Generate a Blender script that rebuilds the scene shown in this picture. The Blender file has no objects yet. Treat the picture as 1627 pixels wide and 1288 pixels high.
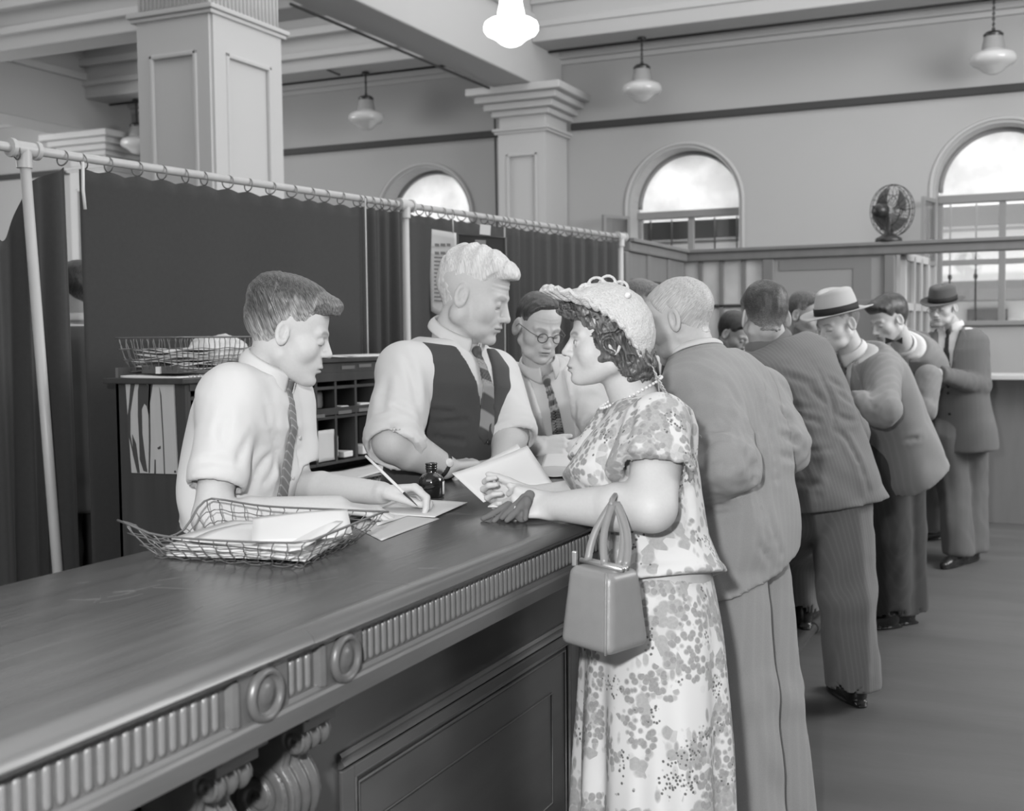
import bpy, bmesh, math, random
import numpy as np
from mathutils import Vector, Matrix
random.seed(4)
sc = bpy.context.scene
COL = sc.collection
# ---------------------------------------------------------------- camera
F_PX, CX, CY, HC = 1908.87, 813.5, 644.0, 1.48
_y, _p, _r = math.radians(24.57186), math.radians(-3.24996), math.radians(-.63678)
_f = np.array([-math.sin(_y)*math.cos(_p), math.cos(_y)*math.cos(_p), math.sin(_p)])
_r0 = np.array([math.cos(_y), math.sin(_y), 0.]); _u0 = np.cross(_r0, _f)
CR = _r0*math.cos(_r)+_u0*math.sin(_r); CU = -_r0*math.sin(_r)+_u0*math.cos(_r); CF = _f
cam = bpy.data.cameras.new('camera'); camo = bpy.data.objects.new('camera', cam); COL.objects.link(camo)
camo.matrix_world = Matrix(((CR[0], CU[0], -CF[0], 0), (CR[1], CU[1], -CF[1], 0), (CR[2], CU[2], -CF[2], HC), (0, 0, 0, 1)))
cam.sensor_width = 131.0; cam.lens = F_PX/1627*131.0; cam.clip_end = 200
cam.dof.use_dof = True; cam.dof.focus_distance = 2.95; cam.dof.aperture_fstop = 20
sc.camera = camo
# ---------------------------------------------------------------- world, lights, exposure
w = bpy.data.worlds.new('daylight'); sc.world = w; w.use_nodes = True
w.node_tree.nodes['Background'].inputs[0].default_value = (1, 1, 1, 1); w.node_tree.nodes['Background'].inputs[1].default_value = 7.0
def light(name, kind, loc, energy, size=.1, aim=None, size_y=None):
    l = bpy.data.lights.new(name, kind); l.energy = energy; o = bpy.data.objects.new(name, l); COL.objects.link(o); o.location = loc
    if kind == 'AREA':
        l.size = size
        if size_y: l.shape = 'RECTANGLE'; l.size_y = size_y
    else: l.shadow_soft_size = size
    if aim is not None: o.rotation_euler = (Vector(aim)-Vector(loc)).to_track_quat('-Z', 'Y').to_euler()
    return o
light('flash_gun', 'POINT', (-.17, -.05, 1.72), 250, .045)                                  # the press photographer's flash, held up left of the lens
light('ceiling_fill', 'AREA', (-5, 8.0, 5.7), 420, 12, (-5, 8.0, 0), 9)         # added area lamp under the ceiling, lifts the whole hall
light('window_daylight', 'AREA', (4.6, 8.5, 3.9), 760, 8, (-7, 12.5, 4.2), 2.6)               # added fill at the windowless right wall, brightens the far wall
light('left_fill', 'AREA', (-15.6, 9.5, 3.4), 420, 7, (-7, 12.5, 4.2), 2.6)           # added fill at the left wall, lifts the darker left bay
light('front_fill', 'AREA', (-3.5, -3.2, 4.2), 200, 10, (-7, 13, 5.0), 2.6)            # added frontal fill from behind the camera, no window there
sc.view_settings.view_transform = 'Standard'; sc.view_settings.look = 'None'; sc.view_settings.gamma = 1
sc.view_settings.exposure = 0.0; sc.view_settings.use_curve_mapping = False
sc.cycles.use_denoising = True; sc.cycles.max_bounces = 6; sc.cycles.diffuse_bounces = 3; sc.cycles.glossy_bounces = 3; sc.cycles.transparent_max_bounces = 12
sc.cycles.sample_clamp_indirect = 4
# ---------------------------------------------------------------- measuring: photograph pixel + true distance -> place in the hall (metres)
def ray(x, y): return CF+CR*(x-CX)/F_PX-CU*(y-CY)/F_PX
def P(x, y, d): return np.array([0, 0, HC])+ray(x, y)*d
def Pz(x, y, z): q = ray(x, y); return np.array([0, 0, HC])+q*(z-HC)/q[2]
def Px(x, y, X): q = ray(x, y); return np.array([0, 0, HC])+q*X/q[0]
def Py(x, y, Y): q = ray(x, y); return np.array([0, 0, HC])+q*Y/q[1]
SR = _r0.copy()                                    # screen right, level
SA = np.array([-math.sin(_y), math.cos(_y), 0.])           # away from the camera, level
def hdir(a):                                               # level direction turned a degrees from screen right, away from the camera
    a = math.radians(a); return SR*math.cos(a)+SA*math.sin(a)
# ---------------------------------------------------------------- materials (all grey: the photograph is black-and-white)
def lin(v):
    v = v/255.; return v/12.92 if v <= .04045 else ((v+.055)/1.055)**2.4
MATS = {}
def mat(name, v, rough=.6, spec=.3, n1=None, var=0., bump=0., bscale=None, tone=False, sheen=0., coord='Object', metal=0., wave=None, coat=0., trans=0., emit=None, alpha=None, detail=3):
    """v: 0-255 display grey. n1: (x,y,z) noise scale for colour variation var; bump with scale bscale; wave: (axis, scale, amount) weave or stripes"""
    if name in MATS: return MATS[name]
    m = bpy.data.materials.new(name); m.use_nodes = True; nt = m.node_tree; N = nt.nodes; L = nt.links; b = N['Principled BSDF']
    c = lin(v); b.inputs['Base Color'].default_value = (c, c, c, 1); b.inputs['Roughness'].default_value = rough
    b.inputs['Specular IOR Level'].default_value = spec; b.inputs['Metallic'].default_value = metal
    if sheen: b.inputs['Sheen Weight'].default_value = sheen
    if coat: b.inputs['Coat Weight'].default_value = coat; b.inputs['Coat Roughness'].default_value = .12
    if trans: b.inputs['Transmission Weight'].default_value = trans
    if emit: b.inputs['Emission Color'].default_value = (1, 1, 1, 1); b.inputs['Emission Strength'].default_value = emit
    if alpha is not None: b.inputs['Alpha'].default_value = alpha
    tc = N.new('ShaderNodeTexCoord'); fac = None
    def noise(scale, det=detail):
        mp = N.new('ShaderNodeMapping'); mp.inputs['Scale'].default_value = scale; L.new(tc.outputs[coord], mp.inputs[0])
        nz = N.new('ShaderNodeTexNoise'); nz.inputs['Scale'].default_value = 1; nz.inputs['Detail'].default_value = det; L.new(mp.outputs[0], nz.inputs['Vector']); return nz.outputs['Fac']
    def M(op, a, bb):
        n = N.new('ShaderNodeMath'); n.operation = op
        for i, q in enumerate((a, bb)):
            if isinstance(q, (int, float)): n.inputs[i].default_value = q
            else: L.new(q, n.inputs[i])
        return n.outputs[0]
    if n1:
        a = noise(n1); a = M('SUBTRACT', a, .5); a = M('MULTIPLY', a, 2*var); fac = M('ADD', a, 1.)
    if wave:
        ax, scl, amt = wave; sx = N.new('ShaderNodeSeparateXYZ'); L.new(tc.outputs[coord], sx.inputs[0])
        s = M('MULTIPLY', sx.outputs['XYZ'.index(ax)], scl); s = M('SINE', s, 0); s = M('POWER', M('ABSOLUTE', s, 0), 14); s = M('MULTIPLY', s, amt); s = M('ADD', s, 1.)
        fac = M('MULTIPLY', fac, s) if fac else s
    if tone:
        at = N.new('ShaderNodeAttribute'); at.attribute_name = 'tone'; fac = M('MULTIPLY', fac, at.outputs['Fac']) if fac else at.outputs['Fac']
    if fac: L.new(M('MULTIPLY', fac, c), b.inputs['Base Color'])
    if bump:
        bn = N.new('ShaderNodeBump'); bn.inputs['Strength'].default_value = 1; bn.inputs['Distance'].default_value = bump
        L.new(noise(bscale or (400, 400, 400), 2), bn.inputs['Height']); L.new(bn.outputs[0], b.inputs['Normal'])
    MATS[name] = m; return m
# ---------------------------------------------------------------- objects
def link(name, me, m=None, parent=None, loc=None):
    o = bpy.data.objects.new(name, me); COL.objects.link(o)
    if m is not None and not me.materials: me.materials.append(m)
    if parent is not None:
        o.parent = parent
        if parent.type == 'EMPTY': o.matrix_parent_inverse = Matrix.Translation(-parent.location)   # children are modelled in hall coordinates
    if loc is not None: o.location = loc
    return o
def tag(o, label=None, cat=None, group=None, kind=None):
    if label: o['label'] = label
    if cat: o['category'] = cat
    if group: o['group'] = group
    if kind: o['kind'] = kind
    return o
def thing(name, label, cat, loc=(0, 0, 0), group=None, rz=0):
    o = bpy.data.objects.new(name, None); COL.objects.link(o); o.location = loc; o.rotation_euler = (0, 0, rz); o.empty_display_size = .1
    return tag(o, label, cat, group)
class MB:
    """collects boxes, tubes, lathes into one mesh"""
    def __init__(s): s.bm = bmesh.new()
    def box(s, lo, hi, bev=0):
        lo = np.minimum(lo, hi); hi2 = np.maximum(lo, hi); hi = np.maximum(hi, hi2)
        vs = [s.bm.verts.new((x, y, z)) for x in (lo[0], hi[0]) for y in (lo[1], hi[1]) for z in (lo[2], hi[2])]
        fs = [s.bm.faces.new([vs[i] for i in f]) for f in ((0, 1, 3, 2), (4, 6, 7, 5), (0, 4, 5, 1), (2, 3, 7, 6), (0, 2, 6, 4), (1, 5, 7, 3))]
        if bev: bmesh.ops.bevel(s.bm, geom=list({e for f in fs for e in f.edges}), offset=bev, segments=2, affect='EDGES', profile=.5)
        return s
    def tube(s, pts, r, n=8, caps=True, closed=False):
        pts = [Vector(p) for p in pts]; rs = r if hasattr(r, '__len__') else [r]*len(pts); rings = []
        up = None
        for i, p in enumerate(pts):
            a = pts[i-1] if (i > 0 or closed) else p; b = pts[(i+1) % len(pts)] if (i < len(pts)-1 or closed) else p
            t = (b-a).normalized()
            if up is None: up = t.orthogonal().normalized()
            up = (up-t*up.dot(t)).normalized(); sd = t.cross(up)
            rings.append([s.bm.verts.new(p+(up*math.cos(k*math.tau/n)+sd*math.sin(k*math.tau/n))*rs[i]) for k in range(n)])
        m = len(rings)
        for i in range(m if closed else m-1):
            A, B = rings[i], rings[(i+1) % m]; sh = 0
            if closed and i == m-1:
                sh = min(range(n), key=lambda q: (A[0].co-B[q].co).length)
            for k in range(n): s.bm.faces.new((A[k], A[(k+1) % n], B[(k+1+sh) % n], B[(k+sh) % n]))
        if caps and not closed: s.bm.faces.new(rings[0][::-1]); s.bm.faces.new(rings[-1])
        return s
    def lathe(s, c, prof, n=32, ax=(0, 0, 1), flute=0):
        ax = Vector(ax).normalized(); u = ax.orthogonal().normalized(); v = ax.cross(u); c = Vector(c); rings = []
        for (r, h) in prof:
            rings.append([s.bm.verts.new(c+ax*h+(u*math.cos(k*math.tau/n)+v*math.sin(k*math.tau/n))*max(r, 1e-4)) for k in range(n)])
        for A, B in zip(rings, rings[1:]):
            for k in range(n): s.bm.faces.new((A[k], A[(k+1) % n], B[(k+1) % n], B[k]))
        s.bm.faces.new(rings[0][::-1]); s.bm.faces.new(rings[-1]); return s
    def prism(s, poly, a, b):
        """poly: list of points of a planar face; extruded from offset a to offset b (vectors)"""
        A = [s.bm.verts.new(Vector(p)+Vector(a)) for p in poly]; B = [s.bm.verts.new(Vector(p)+Vector(b)) for p in poly]; n = len(poly)
        s.bm.faces.new(A[::-1]); s.bm.faces.new(B)
        for k in range(n): s.bm.faces.new((A[k], A[(k+1) % n], B[(k+1) % n], B[k]))
        return s
    def grid(s, fn, nu, nv, thick=0):
        vs = [[s.bm.verts.new(fn(i/nu, j/nv)) for j in range(nv+1)] for i in range(nu+1)]
        for i in range(nu):
            for j in range(nv): s.bm.faces.new((vs[i][j], vs[i+1][j], vs[i+1][j+1], vs[i][j+1]))
        if thick:
            bmesh.ops.recalc_face_normals(s.bm, faces=s.bm.faces)
            r = bmesh.ops.solidify(s.bm, geom=list(s.bm.faces), thickness=thick)
        return s
    def mesh(s, name, smooth=False, angle=None):
        bmesh.ops.recalc_face_normals(s.bm, faces=s.bm.faces)
        me = bpy.data.meshes.new(name); s.bm.to_mesh(me); s.bm.free()
        if smooth:
            me.polygons.foreach_set('use_smooth', np.ones(len(me.polygons), bool))
            if angle: me.set_sharp_from_angle(angle=math.radians(angle))
        return me
    def build(s, name, m, parent=None, smooth=False, loc=None, angle=None): return link(name, s.mesh(name, smooth, angle), m, parent, loc)
def structure(o, label=None): o['kind'] = 'structure'; return o
# ---------------------------------------------------------------- implicit-surface modelling kit
def V(*a): return np.array(a, dtype=np.float64)
def nrm(v):
    v = np.asarray(v, float); return v/(np.linalg.norm(v)+1e-12)
def smin(a, b, k):
    if not isinstance(k, np.ndarray) and k <= 0: return np.minimum(a, b)
    h = np.clip(.5+.5*(b-a)/k, 0, 1)
    return b+(a-b)*h-k*h*(1-h)
def smax(a, b, k): return -smin(-a, -b, k)
def kat(p, c, k0, k1=.006, r=.13):
    """blend width k0 near the joint c fading to k1 away from it: a sleeve is sewn on at the shoulder and hangs free below"""
    q = p-np.asarray(c, np.float32); return (k1+(k0-k1)*np.exp(-((q*q).sum(1)/(r*r))**1.5)).astype(np.float32)
def cone(p, a, b, ra, rb):
    """tapered capsule"""
    a = np.asarray(a, np.float32); b = np.asarray(b, np.float32); ab = b-a; L2 = float(ab@ab)+1e-9
    t = np.clip(((p-a)@ab)/L2, 0, 1)
    q = p-a-t[:, None]*ab
    return np.sqrt((q*q).sum(1))-(ra+(rb-ra)*t)
def fcone(p, a, b, ra, rb, n, flat):
    """tapered capsule squashed by factor flat along direction n"""
    n = nrm(n).astype(np.float32)
    a = np.asarray(a, np.float32); b = np.asarray(b, np.float32); ab = b-a; L2 = float(ab@ab)+1e-9
    t = np.clip(((p-a)@ab)/L2, 0, 1)
    q = p-a-t[:, None]*ab
    c = q@n
    q = q+(c*(1/flat-1))[:, None]*n
    l = np.sqrt((q*q).sum(1)); r = ra+(rb-ra)*t
    return (l-r)*np.where(np.abs(c) > .5*l*flat, flat, 1.)**.6
def ell(p, c, r, R=None):
    q = p-np.asarray(c, np.float32)
    if R is not None: q = q@np.asarray(R, np.float32)
    r = np.asarray(r, np.float32)
    k0 = np.sqrt(((q/r)**2).sum(1)); k1 = np.sqrt(((q/(r*r))**2).sum(1))+1e-6
    return k0*(k0-1)/k1
def rbox(p, c, hs, R=None, rad=.003):
    q = p-np.asarray(c, np.float32)
    if R is not None: q = q@np.asarray(R, np.float32)
    q = np.abs(q)-(np.asarray(hs, np.float32)-rad)
    return np.sqrt((np.maximum(q, 0)**2).sum(1))+np.minimum(q.max(1), 0)-rad
def plane(p, c, n): return (p-np.asarray(c, np.float32))@nrm(n).astype(np.float32)
_h = np.random.RandomState(7).rand(32, 32, 32).astype(np.float32)*2-1
def vnoise(q):
    i = np.floor(q).astype(np.int32); f = (q-i).astype(np.float32); f = f*f*(3-2*f)
    x0, y0, z0 = (i[:, 0] & 31, i[:, 1] & 31, i[:, 2] & 31)
    x1, y1, z1 = (x0+1) & 31, (y0+1) & 31, (z0+1) & 31
    fx, fy, fz = f[:, 0], f[:, 1], f[:, 2]
    def L(a, b, t): return a+(b-a)*t
    return L(L(L(_h[x0, y0, z0], _h[x1, y0, z0], fx), L(_h[x0, y1, z0], _h[x1, y1, z0], fx), fy),
             L(L(_h[x0, y0, z1], _h[x1, y0, z1], fx), L(_h[x0, y1, z1], _h[x1, y1, z1], fx), fy), fz)
def iso(fn, lo, hi, h):
    """surface nets over fn in the box lo..hi with cell h; only blocks near the surface are evaluated"""
    B = 8; lo = np.asarray(lo, float); hi = np.asarray(hi, float)
    nb = np.ceil((hi-lo)/(h*B)).astype(int); n = nb*B+1
    bc = np.stack(np.meshgrid(*[lo[i]+(np.arange(nb[i])+.5)*h*B for i in range(3)], indexing='ij'), -1).reshape(-1, 3).astype(np.float32)
    db = fn(bc); keep = np.abs(db) < h*B*.87*1.45+.006
    G = np.empty(n, np.float32); sg = np.where(db > 0, 1., -1.).reshape(nb).astype(np.float32)
    idx = [np.minimum(np.arange(n[i])//B, nb[i]-1) for i in range(3)]
    G[:] = sg[np.ix_(*idx)]
    kb = np.stack(np.unravel_index(np.nonzero(keep)[0], nb), -1)
    off = np.stack(np.meshgrid(*[np.arange(B+1)]*3, indexing='ij'), -1).reshape(-1, 3)
    for s in range(0, len(kb), 400):
        g = (kb[s:s+400, None, :]*B+off[None]).reshape(-1, 3)
        d = fn((lo+g*h).astype(np.float32))
        G[g[:, 0], g[:, 1], g[:, 2]] = d
    G[0] = G[-1] = 1; G[:, 0] = G[:, -1] = 1; G[:, :, 0] = G[:, :, -1] = 1
    S = G < 0
    c = np.zeros(tuple(n-1), np.int8)
    for a in (0, 1):
        for b in (0, 1):
            for e in (0, 1): c += S[a:n[0]-1+a, b:n[1]-1+b, e:n[2]-1+e]
    act = (c > 0) & (c < 8); ci = np.stack(np.nonzero(act), -1)
    vid = -np.ones(tuple(n-1), np.int32); vid[act] = np.arange(len(ci))
    acc = np.zeros((len(ci), 3)); cnt = np.zeros(len(ci))
    for ax in range(3):
        o1, o2 = [k for k in range(3) if k != ax]
        for u in (0, 1):
            for v in (0, 1):
                A = ci.copy(); A[:, o1] += u; A[:, o2] += v; Bq = A.copy(); Bq[:, ax] += 1
                a = G[A[:, 0], A[:, 1], A[:, 2]]; b = G[Bq[:, 0], Bq[:, 1], Bq[:, 2]]
                m = (a < 0) != (b < 0); t = np.where(m, a/(a-b+1e-12*(a == b)), 0)
                P_ = A.astype(float); P_[:, ax] += t
                acc[m] += P_[m]; cnt[m] += 1
    vs = lo+acc/cnt[:, None]*h
    quads = []
    for ax in range(3):
        o1, o2 = [(1, 2), (2, 0), (0, 1)][ax]
        sl = [slice(1, n[k]-1) for k in range(3)]; sl[ax] = slice(0, n[ax]-1)
        sl2 = list(sl); sl2[ax] = slice(1, n[ax])
        a = S[tuple(sl)]; b = S[tuple(sl2)]
        e = np.stack(np.nonzero(a != b), -1)
        if not len(e): continue
        inside = a[e[:, 0], e[:, 1], e[:, 2]]
        for k in range(3):
            if k != ax: e[:, k] += 1
        def cell(d1, d2):
            q = e.copy(); q[:, o1] -= d1; q[:, o2] -= d2; return vid[q[:, 0], q[:, 1], q[:, 2]]
        Q = np.stack([cell(1, 1), cell(0, 1), cell(0, 0), cell(1, 0)], -1)
        Q[~inside] = Q[~inside][:, ::-1]
        quads.append(Q)
    return vs, np.concatenate(quads) if quads else np.zeros((0, 4), int)
def relax(vs, qs, it=1, w=.5):
    """light Laplacian smoothing"""
    for _ in range(it):
        s = np.zeros_like(vs); c = np.zeros(len(vs))
        for a, b in ((0, 1), (1, 2), (2, 3), (3, 0)):
            for i, j in ((a, b), (b, a)):
                for k in range(3): s[:, k] += np.bincount(qs[:, i], vs[qs[:, j], k], len(vs))
                c += np.bincount(qs[:, i], minlength=len(vs))
        vs = vs*(1-w)+w*s/np.maximum(c, 1)[:, None]
    return vs
def qmesh(name, vs, qs, smooth=True, attr=None):
    me = bpy.data.meshes.new(name); me.vertices.add(len(vs)); me.vertices.foreach_set('co', np.asarray(vs, np.float32).ravel())
    me.loops.add(len(qs)*4); me.loops.foreach_set('vertex_index', np.asarray(qs, np.int32).ravel())
    me.polygons.add(len(qs)); me.polygons.foreach_set('loop_start', np.arange(len(qs), dtype=np.int32)*4)
    me.polygons.foreach_set('loop_total', np.full(len(qs), 4, np.int32))
    me.update(calc_edges=True)
    if smooth: me.polygons.foreach_set('use_smooth', np.ones(len(qs), bool))
    if attr:
        for k, a in attr.items():
            at = me.attributes.new(k, 'FLOAT', 'POINT'); at.data.foreach_set('value', np.asarray(a, np.float32))
    me.validate(); return me
def isomesh(pieces, rel=1):
    """pieces: (fn, lo, hi, h) in one coordinate system; one joined quad list"""
    VS, QS, o = [], [], 0
    for fn, lo, hi, h in pieces:
        v, q = iso(fn, lo, hi, h)
        if rel: v = relax(v, q, rel)
        VS.append(v); QS.append(q+o); o += len(v)
    return np.concatenate(VS), np.concatenate(QS)
# ---------------------------------------------------------------- materials in use
WALL = mat('painted_wall', 182, .8, .2, n1=(.5, .5, .5), var=.05); WALL2 = mat('painted_plaster', 196, .75, .25, n1=(.6, .6, .6), var=.04)
CEIL = mat('ceiling_plaster', 190, .8, .2, n1=(.4, .4, .4), var=.05); DARKTRIM = mat('dark_trim', 70, .5, .3)
WOOD = mat('counter_wood', 76, .22, .5, n1=(26, 1.6, 26), var=.55, bump=.0004, bscale=(120, 8, 120), detail=6)
WOODF = mat('carved_wood', 84, .36, .5, n1=(30, 3, 30), var=.35, bump=.0003, bscale=(150, 10, 150))
WOODL = mat('worn_wood', 104, .35, .5, n1=(90, 90, 30), var=.25)
WOODD = mat('panel_wood', 78, .24, .5, n1=(8, 1.4, 8), var=.35, bump=.0004, bscale=(14, 2, 14))
CABW = mat('cabinet_wood', 66, .4, .4, n1=(20, 20, 2), var=.4); PARTW = mat('partition_wood', 122, .45, .3, n1=(12, 12, 2), var=.15)
FRAMEW = mat('window_frame_paint', 150, .5, .3); METAL = mat('dark_metal', 70, .35, .5, metal=.6); WIRE = mat('basket_wire', 122, .4, .5, metal=.5)
PIPE = mat('pipe_paint', 182, .42, .5, n1=(20, 20, 5), var=.12); CURT = mat('curtain_cloth', 64, .95, .1, n1=(60, 60, 60), var=.10, sheen=.15, bump=.0006, bscale=(900, 900, 900))
PAPER = mat('paper', 212, .8, .2, n1=(8, 8, 8), var=.03); PAPER2 = mat('grey_paper', 196, .8, .2); INK = mat('black_print', 60, .8, .1)
FLOOR = mat('linoleum', 104, .45, .4, n1=(1.2, 5, 1), var=.28, bump=.0006, bscale=(9, 30, 9), detail=7)
OUTSIDE = mat('outside_wall', 188, .9, .1); OUTDARK = mat('outside_dark', 92, .9, .1)  # darker grey for balconies, awnings and shop windows
BRASS = mat('worn_brass', 140, .28, .5, metal=.8)
# frosted glass: pale, lets daylight through
def glassmat(name, v, rough, alpha):
    m = mat(name, v, rough, .5, alpha=alpha); return m
FROST = bpy.data.materials.new('frosted_glass'); FROST.use_nodes = True
_n = FROST.node_tree; _b = _n.nodes['Principled BSDF']; _n.nodes.remove(_b); _o = _n.nodes['Material Output']
_t = _n.nodes.new('ShaderNodeBsdfTranslucent'); _d = _n.nodes.new('ShaderNodeBsdfDiffuse'); _mx = _n.nodes.new('ShaderNodeMixShader'); _mx.inputs[0].default_value = .35
_tc = _n.nodes.new('ShaderNodeTexCoord'); _nz = _n.nodes.new('ShaderNodeTexNoise'); _nz.inputs['Scale'].default_value = 2.6; _nz.inputs['Detail'].default_value = 4
_rp = _n.nodes.new('ShaderNodeValToRGB'); _rp.color_ramp.elements[0].position = .35; _rp.color_ramp.elements[0].color = (.74, .74, .74, 1); _rp.color_ramp.elements[1].position = .65; _rp.color_ramp.elements[1].color = (.95, .95, .95, 1)
_n.links.new(_tc.outputs['Object'], _nz.inputs['Vector']); _n.links.new(_nz.outputs['Fac'], _rp.inputs[0]); _n.links.new(_rp.outputs[0], _t.inputs[0]); _n.links.new(_rp.outputs[0], _d.inputs[0])
_n.links.new(_t.outputs[0], _mx.inputs[1]); _n.links.new(_d.outputs[0], _mx.inputs[2]); _n.links.new(_mx.outputs[0], _o.inputs[0])
PANE = bpy.data.materials.new('clear_glass'); PANE.use_nodes = True
_n = PANE.node_tree; _n.nodes.remove(_n.nodes['Principled BSDF']); _tr = _n.nodes.new('ShaderNodeBsdfTransparent'); _tr.inputs[0].default_value = (.9, .9, .9, 1)
_g = _n.nodes.new('ShaderNodeBsdfGlossy'); _g.inputs['Roughness'].default_value = .03; _mx = _n.nodes.new('ShaderNodeMixShader'); _mx.inputs[0].default_value = .08
_n.links.new(_tr.outputs[0], _mx.inputs[1]); _n.links.new(_g.outputs[0], _mx.inputs[2]); _n.links.new(_mx.outputs[0], _n.nodes['Material Output'].inputs[0])
# ---------------------------------------------------------------- room shell
WY = 13.9
structure(MB().box((-16, -3.5, -.1), (5, WY+.4, 0)).build('floor', FLOOR))
structure(MB().box((-16, -3.5, 5.95), (5, WY+.4, 6.05)).build('ceiling', CEIL))
structure(MB().box((5, -3.5, 0), (5.2, WY+.4, 6)).build('wall_right', WALL))
structure(MB().box((-16.2, -3.5, 0), (-16, WY+.4, 6)).build('wall_left', WALL))
structure(MB().box((-16, -3.7, 0), (5, -3.5, 6)).build('wall_front', WALL))
WIN = [(-11.05, .665), (-7.59, .665), (-4.095, .665), (-.6, .665), (2.9, .665)]; ZS, ZSP = 1.60, 3.03
def far_wall():
    """far wall with arched openings, 0.45 m deep"""
    bm = bmesh.new(); T = .45
    xs = [-16]+[v for c, h in WIN for v in (c-h, c+h)]+[5]
    def quad(a, b, c, d): bm.faces.new([bm.verts.new(p) for p in (a, b, c, d)])
    for i in range(0, len(xs), 2):
        quad((xs[i], WY, 0), (xs[i+1], WY, 0), (xs[i+1], WY, 6), (xs[i], WY, 6))
    for c, h in WIN:
        quad((c-h, WY, 0), (c+h, WY, 0), (c+h, WY, ZS), (c-h, WY, ZS))
        n = 28; pr = None
        for k in range(n+1):
            a = math.pi*k/n; p = (c-h*math.cos(a), ZSP+h*math.sin(a))
            if pr:
                quad((pr[0], WY, pr[1]), (p[0], WY, p[1]), (p[0], WY, 6), (pr[0], WY, 6))
                quad((pr[0], WY, pr[1]), (pr[0], WY+T, pr[1]), (p[0], WY+T, p[1]), (p[0], WY, p[1]))
            pr = p
        for s in (-1, 1): quad((c+s*h, WY, ZS), (c+s*h, WY+T, ZS), (c+s*h, WY+T, ZSP), (c+s*h, WY, ZSP))
        quad((c-h, WY, ZS), (c+h, WY, ZS), (c+h, WY+T, ZS), (c-h, WY+T, ZS))
    bmesh.ops.remove_doubles(bm, verts=bm.verts, dist=1e-4); bmesh.ops.recalc_face_normals(bm, faces=bm.faces)
    me = bpy.data.meshes.new('wall_back'); bm.to_mesh(me); bm.free(); return structure(link('wall_back', me, WALL))
far_wall()
# moulded arch surround, frames, glass of each window in view
for i, (c, h) in enumerate(WIN):
    t = thing('window_%d' % (i+1), None, None, (c, WY, ZS)); t['kind'] = 'structure'
    m = MB(); m.tube([(c-h-.05, WY-.005, 1.0)]+[(c-(h+.05)*math.cos(math.pi*k/28), WY-.005, ZSP+(h+.05)*math.sin(math.pi*k/28)) for k in range(29)]+[(c+h+.05, WY-.005, 1.0)], .022, 8); m.build('architrave', WALL2, t, True)
    y = WY+.34
    m = MB(); m.tube([(c-(h-.02)*math.cos(math.pi*k/28), y, ZSP+(h-.02)*math.sin(math.pi*k/28)) for k in range(29)], .03, 6); m.build('arch_frame', FRAMEW, t, True)
    m = MB(); n = 28
    pl = [(c-(h-.01)*math.cos(math.pi*k/n), y+.02, ZSP+(h-.01)*math.sin(math.pi*k/n)) for k in range(n+1)]+[(c+h-.01, y+.02, 2.96), (c-h+.01, y+.02, 2.96)]
    m.prism(pl, (0, 0, 0), (0, .008, 0)); m.build('fanlight', FROST, t)
    MB().box((c-h, y-.06, 2.90), (c+h, y+.05, 2.99), .008).build('transom', FRAMEW, t)
    for nm, lo, hi in (('stile', (c-h, y-.03, ZS), (c-h+.05, y+.03, 2.9)), ('stile', (c+h-.05, y-.03, ZS), (c+h, y+.03, 2.9)), ('mullion', (c-.035, y-.03, ZS), (c+.035, y+.03, 2.9)), ('meeting_rail', (c-h, y-.025, 2.22), (c+h, y+.025, 2.28)), ('sill', (c-h-.03, WY-.06, ZS-.05), (c+h+.03, y+.05, ZS))):
        MB().box(lo, hi, .006).build(nm, FRAMEW, t)
    for s in (-1, 1): MB().box((c+s*.035 if s > 0 else c-h+.05, y+.005, ZS), (c+h-.05 if s > 0 else c-.035, y+.01, 2.9)).build('pane', PANE, t)
    if i in (2, 3):    # iron guard bars outside
        for k in range(5):
            x = c-h+.12+k*.27; mb = MB(); mb.tube([(x, WY+.43, ZS-.1), (x, WY+.43, 2.9)], .011, 6); mb.lathe((x, WY+.43, 2.1), [(.005, -.05), (.024, -.01), (.024, .01), (.005, .05)], 8); mb.build('guard_bar', METAL, t, True)
        MB().box((c-h, WY+.47, 2.66), (c+h, WY+.57, 2.88)).build('rolled_awning', OUTDARK, t)
# the open casement leaf beside the middle window and the right one
for i, cx, zz in ((3, -4.095, (2.2, 2.92)), (4, -.6, (2.2, 2.92))):
    t = tag(thing('casement_leaf', None, None, (cx-.665, WY, 2.2)), kind='structure'); a = math.radians(240 if i == 3 else 258)
    ex, ey = cx-.665+.42*math.cos(a)*1.0, WY-.02+.42*math.sin(a)
    A = np.array([cx-.665, WY-.03, 0]); B = np.array([ex-.0, ey, 0])
    def bar(z0, z1, s0, s1, nm, m, w=.018):
        p, q = A+(B-A)*s0, A+(B-A)*s1; nn = np.array([-(B-A)[1], (B-A)[0], 0]); nn = nn/np.linalg.norm(nn)*w
        MB().prism([tuple(p+nn+(0, 0, z0)), tuple(q+nn+(0, 0, z0)), tuple(q-nn+(0, 0, z0)), tuple(p-nn+(0, 0, z0))], (0, 0, 0), (0, 0, z1-z0)).build(nm, m, t)
    z0, z1 = zz
    bar(z0, z1, 0, .1, 'stile', FRAMEW); bar(z0, z1, .9, 1, 'stile', FRAMEW); bar(z0, z0+.05, .1, .9, 'rail', FRAMEW); bar(z1-.04, z1, .1, .9, 'rail', FRAMEW); bar(z0+.05, z1-.04, .1, .9, 'pane', PANE, .004)
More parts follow.
